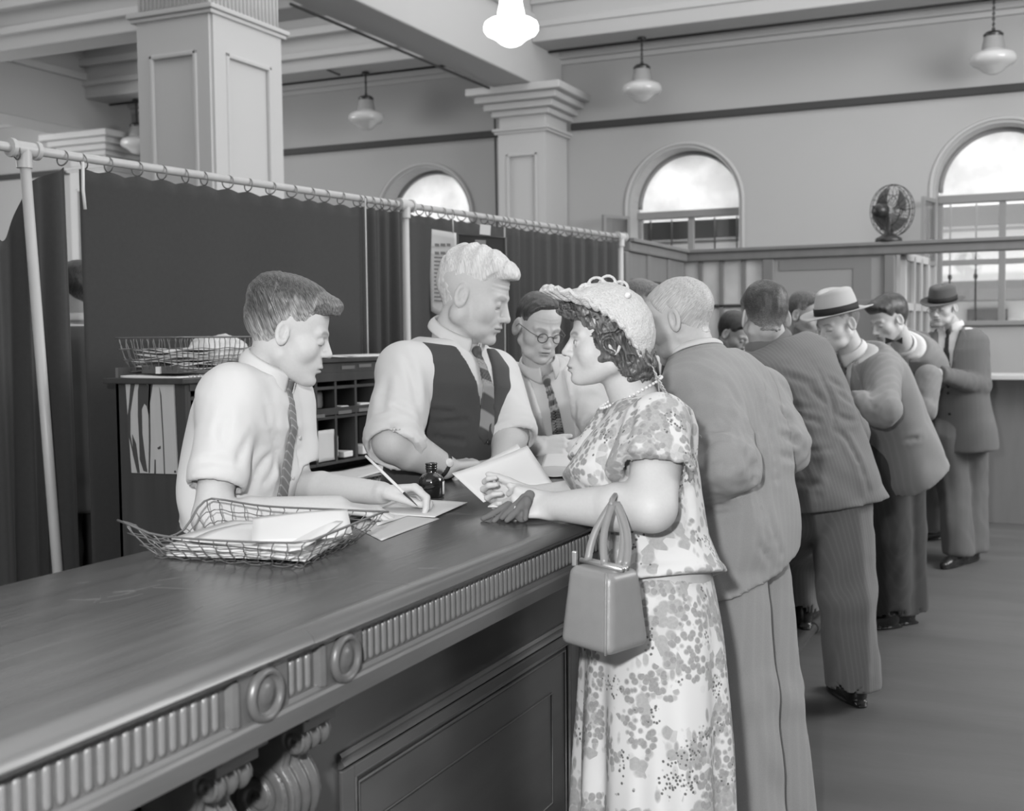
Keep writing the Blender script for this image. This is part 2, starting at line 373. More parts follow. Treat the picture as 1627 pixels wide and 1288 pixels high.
# picture rail, cornice
for k, (a, b) in enumerate(((-16, -6.2), (-5.5, 5))):
    structure(MB().box((a, WY-.06, 4.00), (b, WY, 4.085), .01).build('trim_%d' % (k+1), DARKTRIM))
m = MB()
for z0, z1, d in ((4.80, 4.86, .06), (4.86, 4.93, .12), (4.93, 5.05, .2)): m.box((-16, WY-d, z0), (5, WY, z1), .01)
structure(m.build('trim_3', WALL2))
structure(MB().box((-16, WY-.05, 0), (5, WY, .2)).build('baseboard_back', PARTW))
# beams
def beam(name, lo, hi, mo=()):
    t = tag(thing(name, None, None, tuple(lo)), kind='structure')
    MB().box(lo, hi, .015).build('soffit', CEIL, t)
    for (l, h) in mo: MB().box(l, h, .012).build('moulding', WALL2, t)
    return t
def ybeam(x0, x1, y0, y1, z): beam('ceiling_beam', (x0, y0, z), (x1, y1, 5.95), [((x0-.05, y0, 5.1), (x1+.05, y1, 5.2)), ((x0-.1, y0, 5.6), (x1+.1, y1, 5.72)), ((x0-.16, y0, 5.8), (x1+.16, y1, 5.94))])
def xbeam(y0, y1, x0, x1, z, s=.05): beam('ceiling_beam', (x0, y0, z), (x1, y1, 5.95), [((x0, y0-s, z+.16), (x1, y1+s, z+.24)), ((x0, y0-2*s, z+.42), (x1, y1+2*s, z+.52)), ((x0, y0-3*s, z+.70), (x1, y1+3*s, z+.9))])
ybeam(-6.13, -5.62, -3.5, 13.88, 4.42); ybeam(-13.0, -12.4, -3.5, 13.88, 4.42)
xbeam(12.95, 13.4, -16, -6.13, 4.86); xbeam(12.95, 13.4, -5.62, 5, 4.88, .02)
xbeam(7.1, 7.75, -12.4, -6.13, 4.9); xbeam(7.1, 7.75, -5.62, 5, 4.9)
xbeam(10.0, 10.4, -12.4, -6.13, 4.72)
# wiring pipes on the beams
def conduit(pts, label, r=.014):
    o = MB().tube(pts, r, 6).build('conduit', DARKTRIM, None, True); tag(o, label, 'pipe', 'dark wiring conduits along the beams')
conduit([(-16, 13.42, 4.85), (-6.15, 13.42, 4.85)], 'dark wiring conduit along the beam left of the far column')
conduit([(-5.6, 13.42, 4.865), (4.9, 13.42, 4.875)], 'dark wiring conduit along the beam over the middle arched window')
conduit([(-6.15, 8.9, 4.40), (-6.15, 13.0, 4.40)], 'dark wiring conduit running down the long beam to the far column')
_q = [Py(500, 38, 13.0), Py(512, 68, 13.0), Py(512, 108, 13.0), Py(540, 119, 13.0)]
conduit([tuple(p) for p in _q], 'short dark cable dropping in a kink from the ceiling beam')
_x = Py(786, 190, 13.85)
conduit([(_x[0], 13.85, 4.5), (_x[0]+.03, 13.85, 1.0)], 'thin dark conduit running down the far wall beside the column', .012)
conduit([(-5.66, 12.93, 4.95), (-5.66, 12.93, 4.42)], 'short dark conduit above the far column capital', .02)
# columns
def column(x0, x1, y0, y1, neck, cap, label, big):
    t = tag(thing('column', label, None, ((x0+x1)/2, (y0+y1)/2, 0)), kind='structure')
    MB().box((x0, y0, 0), (x1, y1, 4.42), .012).build('shaft', WALL2, t)
    # recessed-looking panel frames on the seen faces
    for face in (('front', 'right') if big else ('front',)):
        a0, a1 = (x0, x1) if face == 'front' else (y0, y1); W_ = a1-a0; m1, m2 = a0+W_*.17, a1-W_*.17; z1 = neck-.24; z0 = .9; e = .018
        def bx(u0, u1, z0_, z1_, th):
            if face == 'front': return ((u0, y0-th, z0_), (u1, y0+.001, z1_))
            return ((x1-.001, u0, z0_), (x1+th, u1, z1_))
        for (u0, u1, zz0, zz1) in ((a0, m1, z0-.3, neck), (m2, a1, z0-.3, neck), (m1, m2, z1, neck), (m1, m2, z0-.3, z0)):
            MB().box(*bx(u0, u1, zz0, zz1, .022)).build('panel_margin', WALL2, t)
        for (u0, u1, zz0, zz1) in ((m1, m1+.035, z0, z1), (m2-.035, m2, z0, z1), (m1, m2, z1-.035, z1), (m1, m2, z0, z0+.035)):
            MB().box(*bx(u0, u1, zz0, zz1, .034), .01).build('panel_moulding', WALL2, t)
    m = MB()
    for z, s, h in ((neck, .045, .03), (neck+.03, .065, .035)): m.box((x0-s, y0-s, z), (x1+s, y1+s, z+h), .008)
    m.build('neck_moulding', WALL2, t)
    if big:     # fluted band
        mb = MB(); n = 18
        for k in range(n):
            u = x0+(k+.5)*(x1-x0)/n; mb.tube([(u, y0-.005, neck+.09), (u, y0-.005, 4.2)], .011, 6)
            u = y0+(k+.5)*(y1-y0)/n; mb.tube([(x1+.005, u, neck+.09), (x1+.005, u, 4.2)], .011, 6)
        mb.build('fluting', WALL2, t, True)
    for z0, z1, s in cap: MB().box((x0-s, y0-s, z0), (x1+s, y1+s, z1), .015).build('capital_moulding', WALL2, t)
    return t
column(-6.17, -5.52, 7.0, 7.82, 3.79, [(4.2, 4.3, .1), (4.3, 4.42, .18)], 'tall white panelled column rising behind the curtain', True)
CAP = [(4.10, 4.17, .07), (4.17, 4.25, .14), (4.25, 4.33, .22), (4.33, 4.42, .30)]
column(-6.17, -5.56, 13.2, 13.88, 3.9, CAP, 'white square column with stepped capital against the far wall', False)
column(-12.95, -12.3, 13.2, 13.88, 3.9, CAP, 'white capital of a far column at the left above the curtain', False)
column(-12.95, -12.3, 7.0, 7.8, 3.9, CAP, 'white column hidden behind the curtain at the left', False)
# ---------------------------------------------------------------- street outside
t = thing('street_building', 'pale building with dark balcony bands seen through the windows', 'building', (-3, 24, 0))
MB().box((-22, 24, 0), (12, 25, 12)).build('facade', OUTSIDE, t)
for z in (2.05, 3.35, 4.9): MB().box((-22, 23.2, z), (12, 24, z+.35)).build('balcony', OUTDARK, t)
for k in range(14): MB().box((-20+k*2.3, 23.9, .9), (-19.3+k*2.3, 24.0, 1.9)).build('shop_window', OUTDARK, t)
structure(MB().box((-24, WY+.5, -.1), (14, 24, 0)).build('street_pavement', OUTSIDE))
# ---------------------------------------------------------------- pendant lamps
OPAL = mat('opal_glass', 205, .22, .5, coat=.4); OPALON = mat('opal_glass_lit', 240, .3, .4, emit=3.0); GALL = mat('lamp_gallery', 150, .5, .3)
def pendant(loc, top, label, lit=False):
    t = thing('pendant_lamp', label, 'lamp', (0, 0, 0), 'opal schoolhouse pendant lamps')
    g = OPALON if lit else OPAL
    MB().lathe((0, 0, 0), [(.001, -.165), (.05, -.16), (.09, -.14), (.13, -.105), (.165, -.085), (.205, -.065), (.225, -.035), (.226, .0), (.215, .03), (.18, .052), (.12, .07), (.108, .085)], 40).build('globe', g, t, True)
    MB().lathe((0, 0, 0), [(.112, .07), (.11, .12), (.098, .17), (.092, .215), (.075, .225)], 32).build('neck_shade', GALL if not lit else g, t, True, angle=50)
    MB().lathe((0, 0, 0), [(.094, .21), (.098, .235), (.07, .26), (.02, .27), (.015, .3)], 24).build('gallery', METAL, t, True, angle=50)
    L_ = top-loc[2]; m = MB(); n = max(3, int(L_/.05))
    if not lit:
        for k in range(n):
            z = .3+(L_-.3)*k/n; h = (L_-.3)/n*.62; ax = (1, 0) if k % 2 else (0, 1)
            m.tube([(ax[0]*.012*math.cos(a), ax[1]*.012*math.cos(a), z+h*.5+h*.8*math.sin(a)) for a in np.linspace(0, math.tau, 9)[:-1]], .005, 5, closed=True)
    else: m.tube([(0, 0, .3), (0, 0, L_)], .01, 6)
    m.tube([(0, 0, .29), (0, 0, L_)], .004, 5)
    m.build('chain', METAL, t, True)
    MB().lathe((0, 0, L_-.03), [(.05, 0), (.05, .02), (.03, .03)], 16).build('ceiling_rose', METAL, t)
    t.location = loc; return t
for (px, py, Y_, top, lb, lit) in ((582, 186, 13.3, 4.86, 'unlit opal glass pendant lamp hanging left of the far column', 0), (1020, 140, 13.3, 4.88, 'unlit opal glass pendant lamp hanging over the middle arched window', 0),
        (1578, 92, 13.3, 4.88, 'unlit opal glass pendant lamp cut by the right edge of the picture', 0), (218, 226, 13.3, 4.86, 'unlit opal glass pendant lamp half hidden behind the big white column', 0)):
    q = Py(px, py, Y_); pendant(tuple(q), top, lb)
q = P(812, 42, 9.9); pendant(tuple(q), 5.95, 'brightly lit white opal glass pendant lamp nearest the camera', True)
# ---------------------------------------------------------------- pipe rail, curtains
ZR = 2.15
RA, RB, RC = Pz(38, 237, ZR), Pz(643, 326, ZR), Pz(985, 376, ZR); RZ = RA+(RA-RB)/np.linalg.norm(RA-RB)*1.2
def railp(s):            # s metres along the rail from the first post
    D = (RC-RA); n = np.linalg.norm(D); p = RA+D*(s/n); L1 = np.linalg.norm(RB-RA)
    return p+np.array([0, 0, -.035*math.sin(math.pi*min(1, max(0, s/n)))])*0
RL = float(np.linalg.norm(RC-RA)); RD = (RC-RA)/RL; RN = np.array([RD[1], -RD[0], 0])     # RN points to the counter side
t = thing('curtain_rail', 'long pale pipe rail on posts carrying the dark curtains', 'rail', tuple(RA*[1, 1, 0]))
MB().tube([railp(-1.6), railp(0), railp(RL)], .0165, 12).build('pipe', PIPE, t, True)
for k, s in enumerate((0, float(np.dot(RB-RA, RD)), RL+.01)):
    p = railp(s); lean = (.05 if k == 0 else .0)
    q = p*[1, 1, 0]
    if k == 0: q = Px(80, 1000, p[0]-.0)*[1, 1, 0]*0+(p+SR*.10)*[1, 1, 0]
    MB().tube([q, p], .0185, 12).build('post', PIPE, t, True)
    f = MB(); f.tube([p-RD*.05, p+RD*.05], .027, 12); f.tube([p, p-(0, 0, .065)], .027, 12)
    for e in (-1, 1): f.tube([p+RD*(e*.05-.008), p+RD*(e*.05+.008)], .033, 12)
    f.build('pipe_tee', PIPE, t, True, angle=40)
    MB().lathe(q, [(.07, 0), (.07, .008), (.035, .02), (.03, .05)], 16).build('floor_flange', PIPE, t)
RING = None
def curtain(name, label, s0, s1, nf, amp, zb=.04, drop=.040, off=-.0, nring=10, gather=None, seed=0, ztop=None):
    global RING
    rnd = random.Random(seed); t = thing(name, label, 'curtain', tuple(railp(s0)*[1, 1, 0]), 'dark curtains hanging from the pipe rail')
    ph = [rnd.uniform(0, 6.28) for _ in range(6)]; NU = max(60, int((s1-s0)*60)); NV = 40
    rings = [s0+.02+(s1-s0-.04)*(k+rnd.uniform(-.2, .2)*(0 < k < nring-1))/(nring-1) for k in range(nring)]
    def fn(u, v):
        s = s0+(s1-s0)*u; 
        zt = ZR-drop if ztop is None else ztop(u)
        dmin = min(abs(s-r) for r in rings); sag = .020*min(1, dmin/.09)**1.4
        if ztop is None: zt = zt-sag
        z = zt+(zb-zt)*v
        vv = .35+.65*v
        o = amp*vv*(math.sin(u*nf*6.283+ph[0]+.5*math.sin(v*3+ph[4]))+.45*math.sin(u*nf*2.1*6.283+ph[1]+.8*v)+.6*math.sin(u*nf*.43*6.283+ph[2]))
        p = railp(s)+RN*(o+off)+RD*(.25*amp*math.sin(u*nf*1.7*6.283+ph[3])*v); return (p[0], p[1], z)
    m = MB().grid(fn, NU, NV, .004); m.build('cloth', CURT, t, True)
    if RING is None:
        r = MB(); r.tube([(0, .027*math.cos(a), .027*math.sin(a)) for a in np.linspace(0, math.tau, 17)[:-1]], .0028, 5, closed=True); RING = r.mesh('curtain_ring', True); RING.materials.append(WIRE)
    for s in rings:
        p = railp(s); o = link('ring', RING, None, t); o.matrix_parent_inverse = Matrix.Identity(4); o.location = Vector(p)-t.location+Vector((0, 0, -.012)); o.rotation_euler = (0, rnd.uniform(-.3, .3), math.atan2(RD[1], RD[0])+rnd.uniform(-.25, .25))
    return t
def u2s(px, py): q = Pz(px, py, ZR); return float(np.dot(q-RA, RD))
curtain('curtain', 'smooth dark curtain panel hanging behind the boy and the pigeonholes', u2s(124, 250), u2s(578, 315), 1.6, .012, nring=14, seed=2)
curtain('curtain', 'narrow gathered dark curtain hanging just left of the second rail post', u2s(579, 315), u2s(640, 325), 3.2, .03, nring=6, seed=5)
curtain('curtain', 'dark curtain hanging right of the second post behind the paper notice', u2s(646, 326), u2s(800, 349), 2.5, .012, nring=10, seed=7)
curtain('curtain', 'folded dark curtain at the far right end of the pipe rail', u2s(801, 349), u2s(984, 375), 9, .03, nring=16, seed=9)
_s95, _s2 = u2s(107, 247), u2s(-60, 222)
def _zt(u): return ZR-.040-.15*(1-u)**.8-.18*math.exp(-((u-.40)/.16)**2)
curtain('curtain', 'dark curtain bunched up and drooping at the far left of the rail', _s2, _s95, 3.0, .03, nring=3, seed=11, ztop=_zt, off=-.03)
MB().tube([tuple(railp(u2s(118, 250))+RN*.03-(0, 0, .02)), tuple(railp(u2s(116, 250))+RN*.03-(0, 0, .12)), tuple(railp(u2s(121, 250))+RN*.03-(0, 0, .19))], .006, 6).build('cord', PAPER, None, True)
tag(bpy.data.objects['cord'], 'short pale cord dangling from the rail at the gap between curtains', 'cord')
MB().tube([tuple(railp(u2s(577, 315))+RN*.03-(0, 0, z)) for z in (0, .3, .6, .9, 1.1)], .004, 6).build('cord', PIPE, None, True)
tag(bpy.data.objects['cord.001'], 'long pale cord hanging down the curtain left of the second post', 'cord')
_g = railp(u2s(116, 250))-RN*.9
tag(MB().box((_g[0]-1.5, _g[1]-.2, 0), (_g[0]-1.46, _g[1]+3.4, 1.66), .005).build('office_screen', mat('screen_dark', 52, .8, .2), None), 'low dark office screen glimpsed through the gap in the curtains', 'screen')
# notices hung from the rail
def hang(pxs, d, th=.004):
    return [P(x, y, d) for x, y in pxs]
_dn = float(np.dot(Pz(700, 334, ZR)-(0, 0, HC), CF))-.06
t = thing('paper_notice', 'long white printed notice hanging on the curtain behind the white-haired man', 'notice', tuple(P(700, 480, _dn)))
def quad_sheet(c, nu=10, nv=14, th=.002, curl=.006):
    c = [np.array(p) for p in c]
    n = nrm(np.cross(c[1]-c[0], c[3]-c[0]))
    def fn(u, v):
        p = (c[0]*(1-u)+c[1]*u)*(1-v)+(c[3]*(1-u)+c[2]*u)*v; return tuple(p+n*curl*math.sin(u*3.14)*math.sin(v*5+.5))
    return MB().grid(fn, nu, nv, th)
_c = [P(681, 363, _dn), P(725, 370, _dn), P(729, 520, _dn), P(685, 494, _dn)]
quad_sheet(_c).build('sheet', PAPER2, t, True)
def text(body, c0, ux, uz, h, m, parent, name='lettering', th=.0006):
    cu = bpy.data.curves.new(name, 'FONT'); cu.body = body; cu.size = h; cu.extrude = th; cu.align_x = 'CENTER'; cu.resolution_u = 2
    o = bpy.data.objects.new(name, cu); COL.objects.link(o)
    ux = nrm(ux); uz = nrm(uz); n = nrm(np.cross(ux, uz)); M_ = Matrix(((ux[0], uz[0], n[0], c0[0]), (ux[1], uz[1], n[1], c0[1]), (ux[2], uz[2], n[2], c0[2]), (0, 0, 0, 1)))
    dg = bpy.context.evaluated_depsgraph_get(); me = bpy.data.meshes.new_from_object(o.evaluated_get(dg)); bpy.data.objects.remove(o)
    me.transform(M_); me.materials.clear(); return link(name, me, m, parent)
bpy.context.view_layer.update()
GREYPRINT = mat('grey_print', 120, .8, .1)
_n = nrm(np.cross(_c[1]-_c[0], _c[0]-_c[3]))
for y in (387, 400):
    for x, ww in ((691, 7), (700, 8), (710, 6)):
        MB().prism([tuple(P(xx, yy, _dn)+_n*.013) for xx, yy in ((x, y), (x+ww, y+.5), (x+ww, y+5), (x, y+4.5))], (0, 0, 0), tuple(_n*.0006)).build('print_line', GREYPRINT, t)
for k in range(12):
    y = 408+k*6.2; MB().prism([tuple(P(x, yy, _dn)+_n*.013) for x, yy in ((690, y), (717, y+1.5), (717, y+4), (690, y+2.5))], (0, 0, 0), tuple(_n*.0006)).build('print_line', GREYPRINT, t)
for x0 in (682, 719): MB().tube([P(x0, 335+(x0-682)*.16, _dn), P(x0+1, 364+(x0-682)*.15, _dn)], .004, 5).build('hanging_string', PIPE, t, True)
t = thing('notice_board', 'dark framed notice board with pale lettering behind the white-haired man', 'notice board', tuple(P(765, 440, _dn)))
_b = [P(727, 372, _dn+.1), P(803, 378, _dn+.1), P(806, 500, _dn+.1), P(729, 500, _dn+.1)]
MB().prism([tuple(p) for p in _b], (0, 0, 0), tuple(-_n*.01)).build('board', mat('board_black', 52, .6, .3), t)
MB().tube(_b, .007, 6, closed=True).build('frame', mat('board_frame', 92, .5, .3), t)
for x, y, ww, hh in ((755, 381, 17, 9), (729, 395, 10, 6), (741, 395, 7, 6), (750, 396, 12, 6), (765, 397, 14, 6), (787, 399, 7, 6), (733, 405, 12, 7), (748, 406, 14, 7), (768, 408, 16, 7)):
    MB().prism([tuple(P(xx, yy, _dn+.1)+_n*.006) for xx, yy in ((x, y), (x+ww, y+.8), (x+ww, y+hh+.8), (x, y+hh))], (0, 0, 0), tuple(_n*.001)).build('lettering_block', mat('pale_print', 140, .7, .2), t)
MB().prism([tuple(P(x, y, _dn+.05)) for x, y in ((763, 356), (780, 358), (779, 374), (762, 372))], (0, 0, 0), tuple(_n*.002)).build('pinned_slip', PAPER, None); tag(bpy.data.objects['pinned_slip'], 'small white slip pinned at the rail above the notice board', 'paper')
# ---------------------------------------------------------------- glazed partition along the far side, with the electric fan on top
PYY, PZT = 9.97, 2.2
_pl = Pz(990, 378, PZT); _pc = Pz(1075, 398, PZT)
t = thing('partition', 'wooden and glass office partition behind the crowd of customers', 'partition', (_pc[0], PYY, 0))
X0, X1 = float(_pc[0]), 2.2
MB().box((X0-.05, PYY-.06, PZT-.1), (X1, PYY+.06, PZT), .012).box((X0-.05, PYY-.09, PZT-.03), (X1, PYY+.09, PZT), .006).build('top_rail', PARTW, t)
MB().box((_pl[0]-.06, _pl[1], PZT-.1), (_pl[0]+.06, PYY, PZT), .012).box((_pl[0]-.09, _pl[1], PZT-.03), (_pl[0]+.09, PYY, PZT), .006).build('top_rail', PARTW, t)
def pxX(px, y=PYY): return float(Py(px, 450, y)[0])
xs = [pxX(v) for v in (1080, 1222, 1414, 1474)]
for x, wd in ((X0, .06), (xs[1], .05), (xs[2], .045), (.35, .05), (1.4, .05)): MB().box((x-wd, PYY-.05, 0), (x+wd, PYY+.05, PZT-.1), .012).build('post', PARTW, t)
# left return: post at the curtain end, narrow panes
for y in (_pl[1], _pl[1]+.5, PYY-.5): MB().box((_pl[0]-.045, y-.045, 0), (_pl[0]+.045, y+.045, PZT-.1), .012).build('post', PARTW, t)
for y0, y1 in ((_pl[1]+.045, _pl[1]+.455), (_pl[1]+.545, PYY-.545), (PYY-.455, PYY-.05)):
    MB().box((_pl[0]-.03, y0, 1.9), (_pl[0]+.03, y1, 2.1), .008).build('rail', PARTW, t); MB().box((_pl[0]-.03, y0, 0), (_pl[0]+.03, y1, 1.15), .008).build('lower_panel', PARTW, t)
    MB().box((_pl[0]-.004, y0, 1.15), (_pl[0]+.004, y1, 1.9)).build('pane', PANE, t)
# bay with a big fixed panel and paler inset
MB().box((xs[1]+.05, PYY-.02, 0), (xs[2]-.045, PYY+.02, 1.72), .004).build('lower_panel', PARTW, t)
MB().box((xs[1]+.05, PYY-.035, 1.70), (xs[2]-.045, PYY+.035, 1.75), .006).build('rail', PARTW, t)
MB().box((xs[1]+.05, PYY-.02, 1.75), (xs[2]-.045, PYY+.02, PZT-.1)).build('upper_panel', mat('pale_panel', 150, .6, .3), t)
MB().box((xs[1]+.09, PYY-.028, 2.0), (xs[2]-.14, PYY-.018, 2.08)).box((xs[2]-.28, PYY-.028, 1.75), (xs[2]-.14, PYY-.018, 2.0)).build('panel_grey_strip', mat('grey_panel', 128, .6, .3), t)  # darker grey strips set on the pale upper panel
# bay 1: small-paned window with glazing bars
x0, x1 = X0+.06, xs[1]-.05
MB().box((x0, PYY-.02, 0), (x1, PYY+.02, 1.2), .004).build('lower_panel', PARTW, t)
for q in (x0+(x1-x0)*.21, x0+(x1-x0)*.48, x0+(x1-x0)*.76): MB().box((q-.018, PYY-.02, 1.2), (q+.018, PYY+.02, PZT-.1), .004).build('glazing_bar', PARTW, t)
MB().box((x0, PYY-.02, 1.71), (x1, PYY+.02, 1.735), .004).build('glazing_bar', METAL, t)
for k in range(4): MB().box((x0+(x1-x0)*k/4, PYY+.003, 1.2), (x0+(x1-x0)*(k+1)/4, PYY+.007, PZT-.1)).build('pane', FROST, t)
# open bay to the right: counter ledge below
MB().box((xs[2]+.045, PYY-.02, 0), (X1, PYY+.02, 1.12), .004).build('lower_panel', PARTW, t)
MB().box((xs[2]+.045, PYY-.3, 1.12), (X1, PYY+.2, 1.16), .008).build('ledge', PAPER2, t)
# tall white casement swung open in the right bay
t2 = thing('open_casement', 'white many-paned casement standing open behind the man in the dark hat', 'window', (xs[2]+.08, PYY+.05, 1.2))
A = np.array([xs[2]+.09, PYY+.06, 0]); B = Py(1474, 450, PYY+1.0)*[1, 1, 0]
for s0, s1, z0, z1 in ((0, .07, 1.25, 2.12), (.93, 1, 1.25, 2.12), (0, 1, 2.06, 2.12), (0, 1, 1.25, 1.31), (.35, .40, 1.25, 2.1), (.64, .69, 1.25, 2.1), (0, 1, 1.66, 1.72)):
    p, q = A+(B-A)*s0, A+(B-A)*s1; n = nrm(np.cross(B-A, (0, 0, 1)))*.02
    MB().prism([tuple(p+n), tuple(q+n), tuple(q-n), tuple(p-n)], (0, 0, z0), (0, 0, z1)).build('frame_bar', mat('white_frame', 190, .5, .3), t2)
for k in range(3):
    p, q = A+(B-A)*(k/3+.03), A+(B-A)*((k+1)/3-.03); n = nrm(np.cross(B-A, (0, 0, 1)))*.003
    MB().prism([tuple(p+n), tuple(q+n), tuple(q-n), tuple(p-n)], (0, 0, 1.28), (0, 0, 2.08)).build('pane', PANE, t2)
# electric fan
fc = Py(1412, 378, PYY); fz = PZT; fx = float(fc[0])
t = thing('desk_fan', 'dark electric desk fan with wire cage on top of the partition', 'fan', (fx, PYY, fz))
FANM = mat('fan_enamel', 46, .35, .5)
MB().lathe((fx, PYY, fz), [(.10, 0), (.105, .01), (.10, .03), (.06, .05), (.035, .07), (.024, .10), (.02, .20)], 28).build('base', FANM, t, True, angle=50)
hc = np.array([fx-.03, PYY-.05, fz+.245]); fd = nrm(np.array([.55, .80, .05]))          # the fan blows away from the camera
MB().lathe(tuple(hc-fd*.10), [(.02, 0), (.045, .01), (.055, .04), (.055, .10), (.03, .13), (.012, .15)], 24, tuple(fd)).build('motor', FANM, t, True, angle=50)
cc = hc+fd*.09; e1 = nrm(np.cross(fd, (0, 0, 1))); e2 = np.cross(e1, fd)
m = MB(); Rf = .205
for rr, dz in ((Rf, 0), (Rf*.97, .03), (Rf*.6, .065), (Rf*.2, .075), (Rf*.97, -.03), (Rf*.6, -.05)):
    m.tube([cc+fd*dz+(e1*math.cos(a)+e2*math.sin(a))*rr for a in np.linspace(0, math.tau, 41)[:-1]], .0028, 5, closed=True)
for k in range(24):
    a = k*math.tau/24; u = e1*math.cos(a)+e2*math.sin(a); b2 = e1*math.cos(a+.25)+e2*math.sin(a+.25)
    m.tube([cc+fd*.075+u*.02, cc+fd*.068+b2*Rf*.55, cc+fd*.035+b2*Rf*.95, cc+b2*Rf, cc-fd*.03+b2*Rf*.95, cc-fd*.055+u*Rf*.5, cc-fd*.05+u*.05], .0018, 4)
m.build('cage', FANM, t, True)
for k in range(4):
    a0 = k*math.tau/4+.5
    def bl(u, v, a0=a0):
        r = .03+.145*u; a = a0+(v-.5)*(.55+.75*u); q = cc+fd*(-.02+.045*(v-.5))+(e1*math.cos(a)+e2*math.sin(a))*r; return tuple(q)
    MB().grid(bl, 10, 8, .0015).build('blade', mat('fan_blade', 104, .4, .5), t, True)
# ---------------------------------------------------------------- the long counter
ZC, XF, XB, XP = 1.08, -.945, -1.592, -1.15
Y0, Y1 = .55, 8.6
t = thing('counter', 'long carved dark wooden public counter with fluted frieze and scroll brackets', 'counter', (-1.3, 2, 0))
COUNTER = t
def slab(y0, y1, x0=XB, x1=XF+.005, z1=ZC):
    m = MB(); pr = [(x0, z1-.035), (x0, z1-.006), (x0+.006, z1), (x1-.030, z1), (x1-.012, z1-.004), (x1-.002, z1-.013), (x1+.002, z1-.022), (x1-.004, z1-.030), (x1-.012, z1-.034)]
    return m.prism([(x, y0, z) for x, z in pr], (0, 0, 0), (0, y1-y0, 0))
slab(1.385, Y1).build('countertop_board', WOOD, t, True, angle=35)
slab(Y0, 1.3835, z1=ZC+.0008).build('countertop_board', WOOD, t, True, angle=35)
# thin worn lines (joints, long scratches) are inlaid slivers of paler, worn wood
m = MB(); rnd = random.Random(3)
for k in range(90):
    x = rnd.uniform(XB+.05, XF-.05); y = rnd.uniform(.9, 3.0); a = rnd.gauss(1.57 if rnd.random() < .6 else .6, .35); L_ = rnd.uniform(.015, .09); cvt = rnd.uniform(-.3, .3)
    pts = [(x+math.cos(a+cvt*s)*L_*s, y+math.sin(a+cvt*s)*L_*s, ZC+.0005) for s in (0, .33, .66, 1)]
    m.tube(pts, rnd.choice((.00015, .00025)), 4)
m.build('scratches', WOODL, t, False)['kind'] = 'stuff'
# frieze body
FX = XF-.018
MB().box((-1.25, Y0, ZC-.125), (FX, Y1, ZC-.034)).build('frieze_board', WOODF, t)
MB().prism([(FX-.01, Y0, ZC-.092), (FX+.006, Y0, ZC-.092), (FX+.010, Y0, ZC-.097), (FX+.014, Y0, ZC-.099), (FX+.016, Y0, ZC-.104), (FX+.016, Y0, ZC-.128), (FX-.01, Y0, ZC-.128)], (0, 0, 0), (0, Y1-Y0, 0)).build('frieze_ledge', WOODF, t)
MB().box((FX-.01, Y0, ZC-.038), (FX+.006, Y1, ZC-.03), .001).build('upper_fillet', WOODF, t)
segs = [(Y0, 1.225), (1.345, 1.425), (1.535, 5.6)]
fm = None; nfl = 0
def flute_mesh():
    m = MB(); h0, h1, r = ZC-.088, ZC-.044, .0058; n = 6; pts = []
    # hollow groove lining: a half tube sunk in the board, with a raised lip
    ring = []
    for k in range(7): a = math.pi*k/6; ring.append((-r*math.cos(a), r*.9*math.sin(a)))
    prev = None; bm = m.bm; rows = []
    for z, s in ((h0-.004, .05), (h0-.002, .6), (h0, .85), (h0+.004, 1), (h1-.004, 1), (h1, .85), (h1+.002, .6), (h1+.004, .05)):
        rows.append([bm.verts.new((y_*0+q*s*.9, p*s, z)) for p, q in ring for y_ in (0,)])
    for A, B in zip(rows, rows[1:]):
        for k in range(6): bm.faces.new((A[k], A[k+1], B[k+1], B[k]))
    me = m.mesh('flute', True); me.materials.append(WOODL); return me
FL = flute_mesh()
for a, b in segs:
    MB().box((FX-.002, a, ZC-.092), (FX+.0015, b, ZC-.038)).build('frieze_panel', WOODF, t)
    n = int(round((min(b, 5.0)-a-.01)/.0197)); p0 = a+.004
    for k in range(n):
        y = p0+(k+.5)*.0197
        if y > b-.016 and b < 5: break
        if y < .8: continue
        o = link('flute', FL, None, t); o.matrix_parent_inverse = Matrix.Identity(4); o.location = Vector((FX+.0012, y, 0))-t.location; nfl += 1
for y in (1.225, 1.425): MB().prism([(FX, y-.012, 0), (FX+.010, y-.006, 0), (FX+.014, y, 0), (FX+.014, y+.004, 0), (FX, y+.004, 0)], (0, 0, ZC-.094), (0, 0, ZC-.036)).build('frieze_stop', WOODL if 0 else WOODF, t)
for a, b in ((1.229, 1.340), (1.429, 1.531)):
    MB().box((FX-.002, a, ZC-.1), (FX+.010, b, ZC-.034), .001).build('rosette_block', WOODF, t)
    MB().lathe((FX+.009, (a+b)/2, ZC-.0675), [(.037, 0), (.0375, .006), (.034, .011), (.030, .012), (.027, .010), (.0255, .005), (.022, .0045), (.019, .0065), (.016, .006), (.013, .0085), (.006, .0095), (.001, .0098)], 48, (1, 0, 0)).build('rosette', WOODF, t, True)
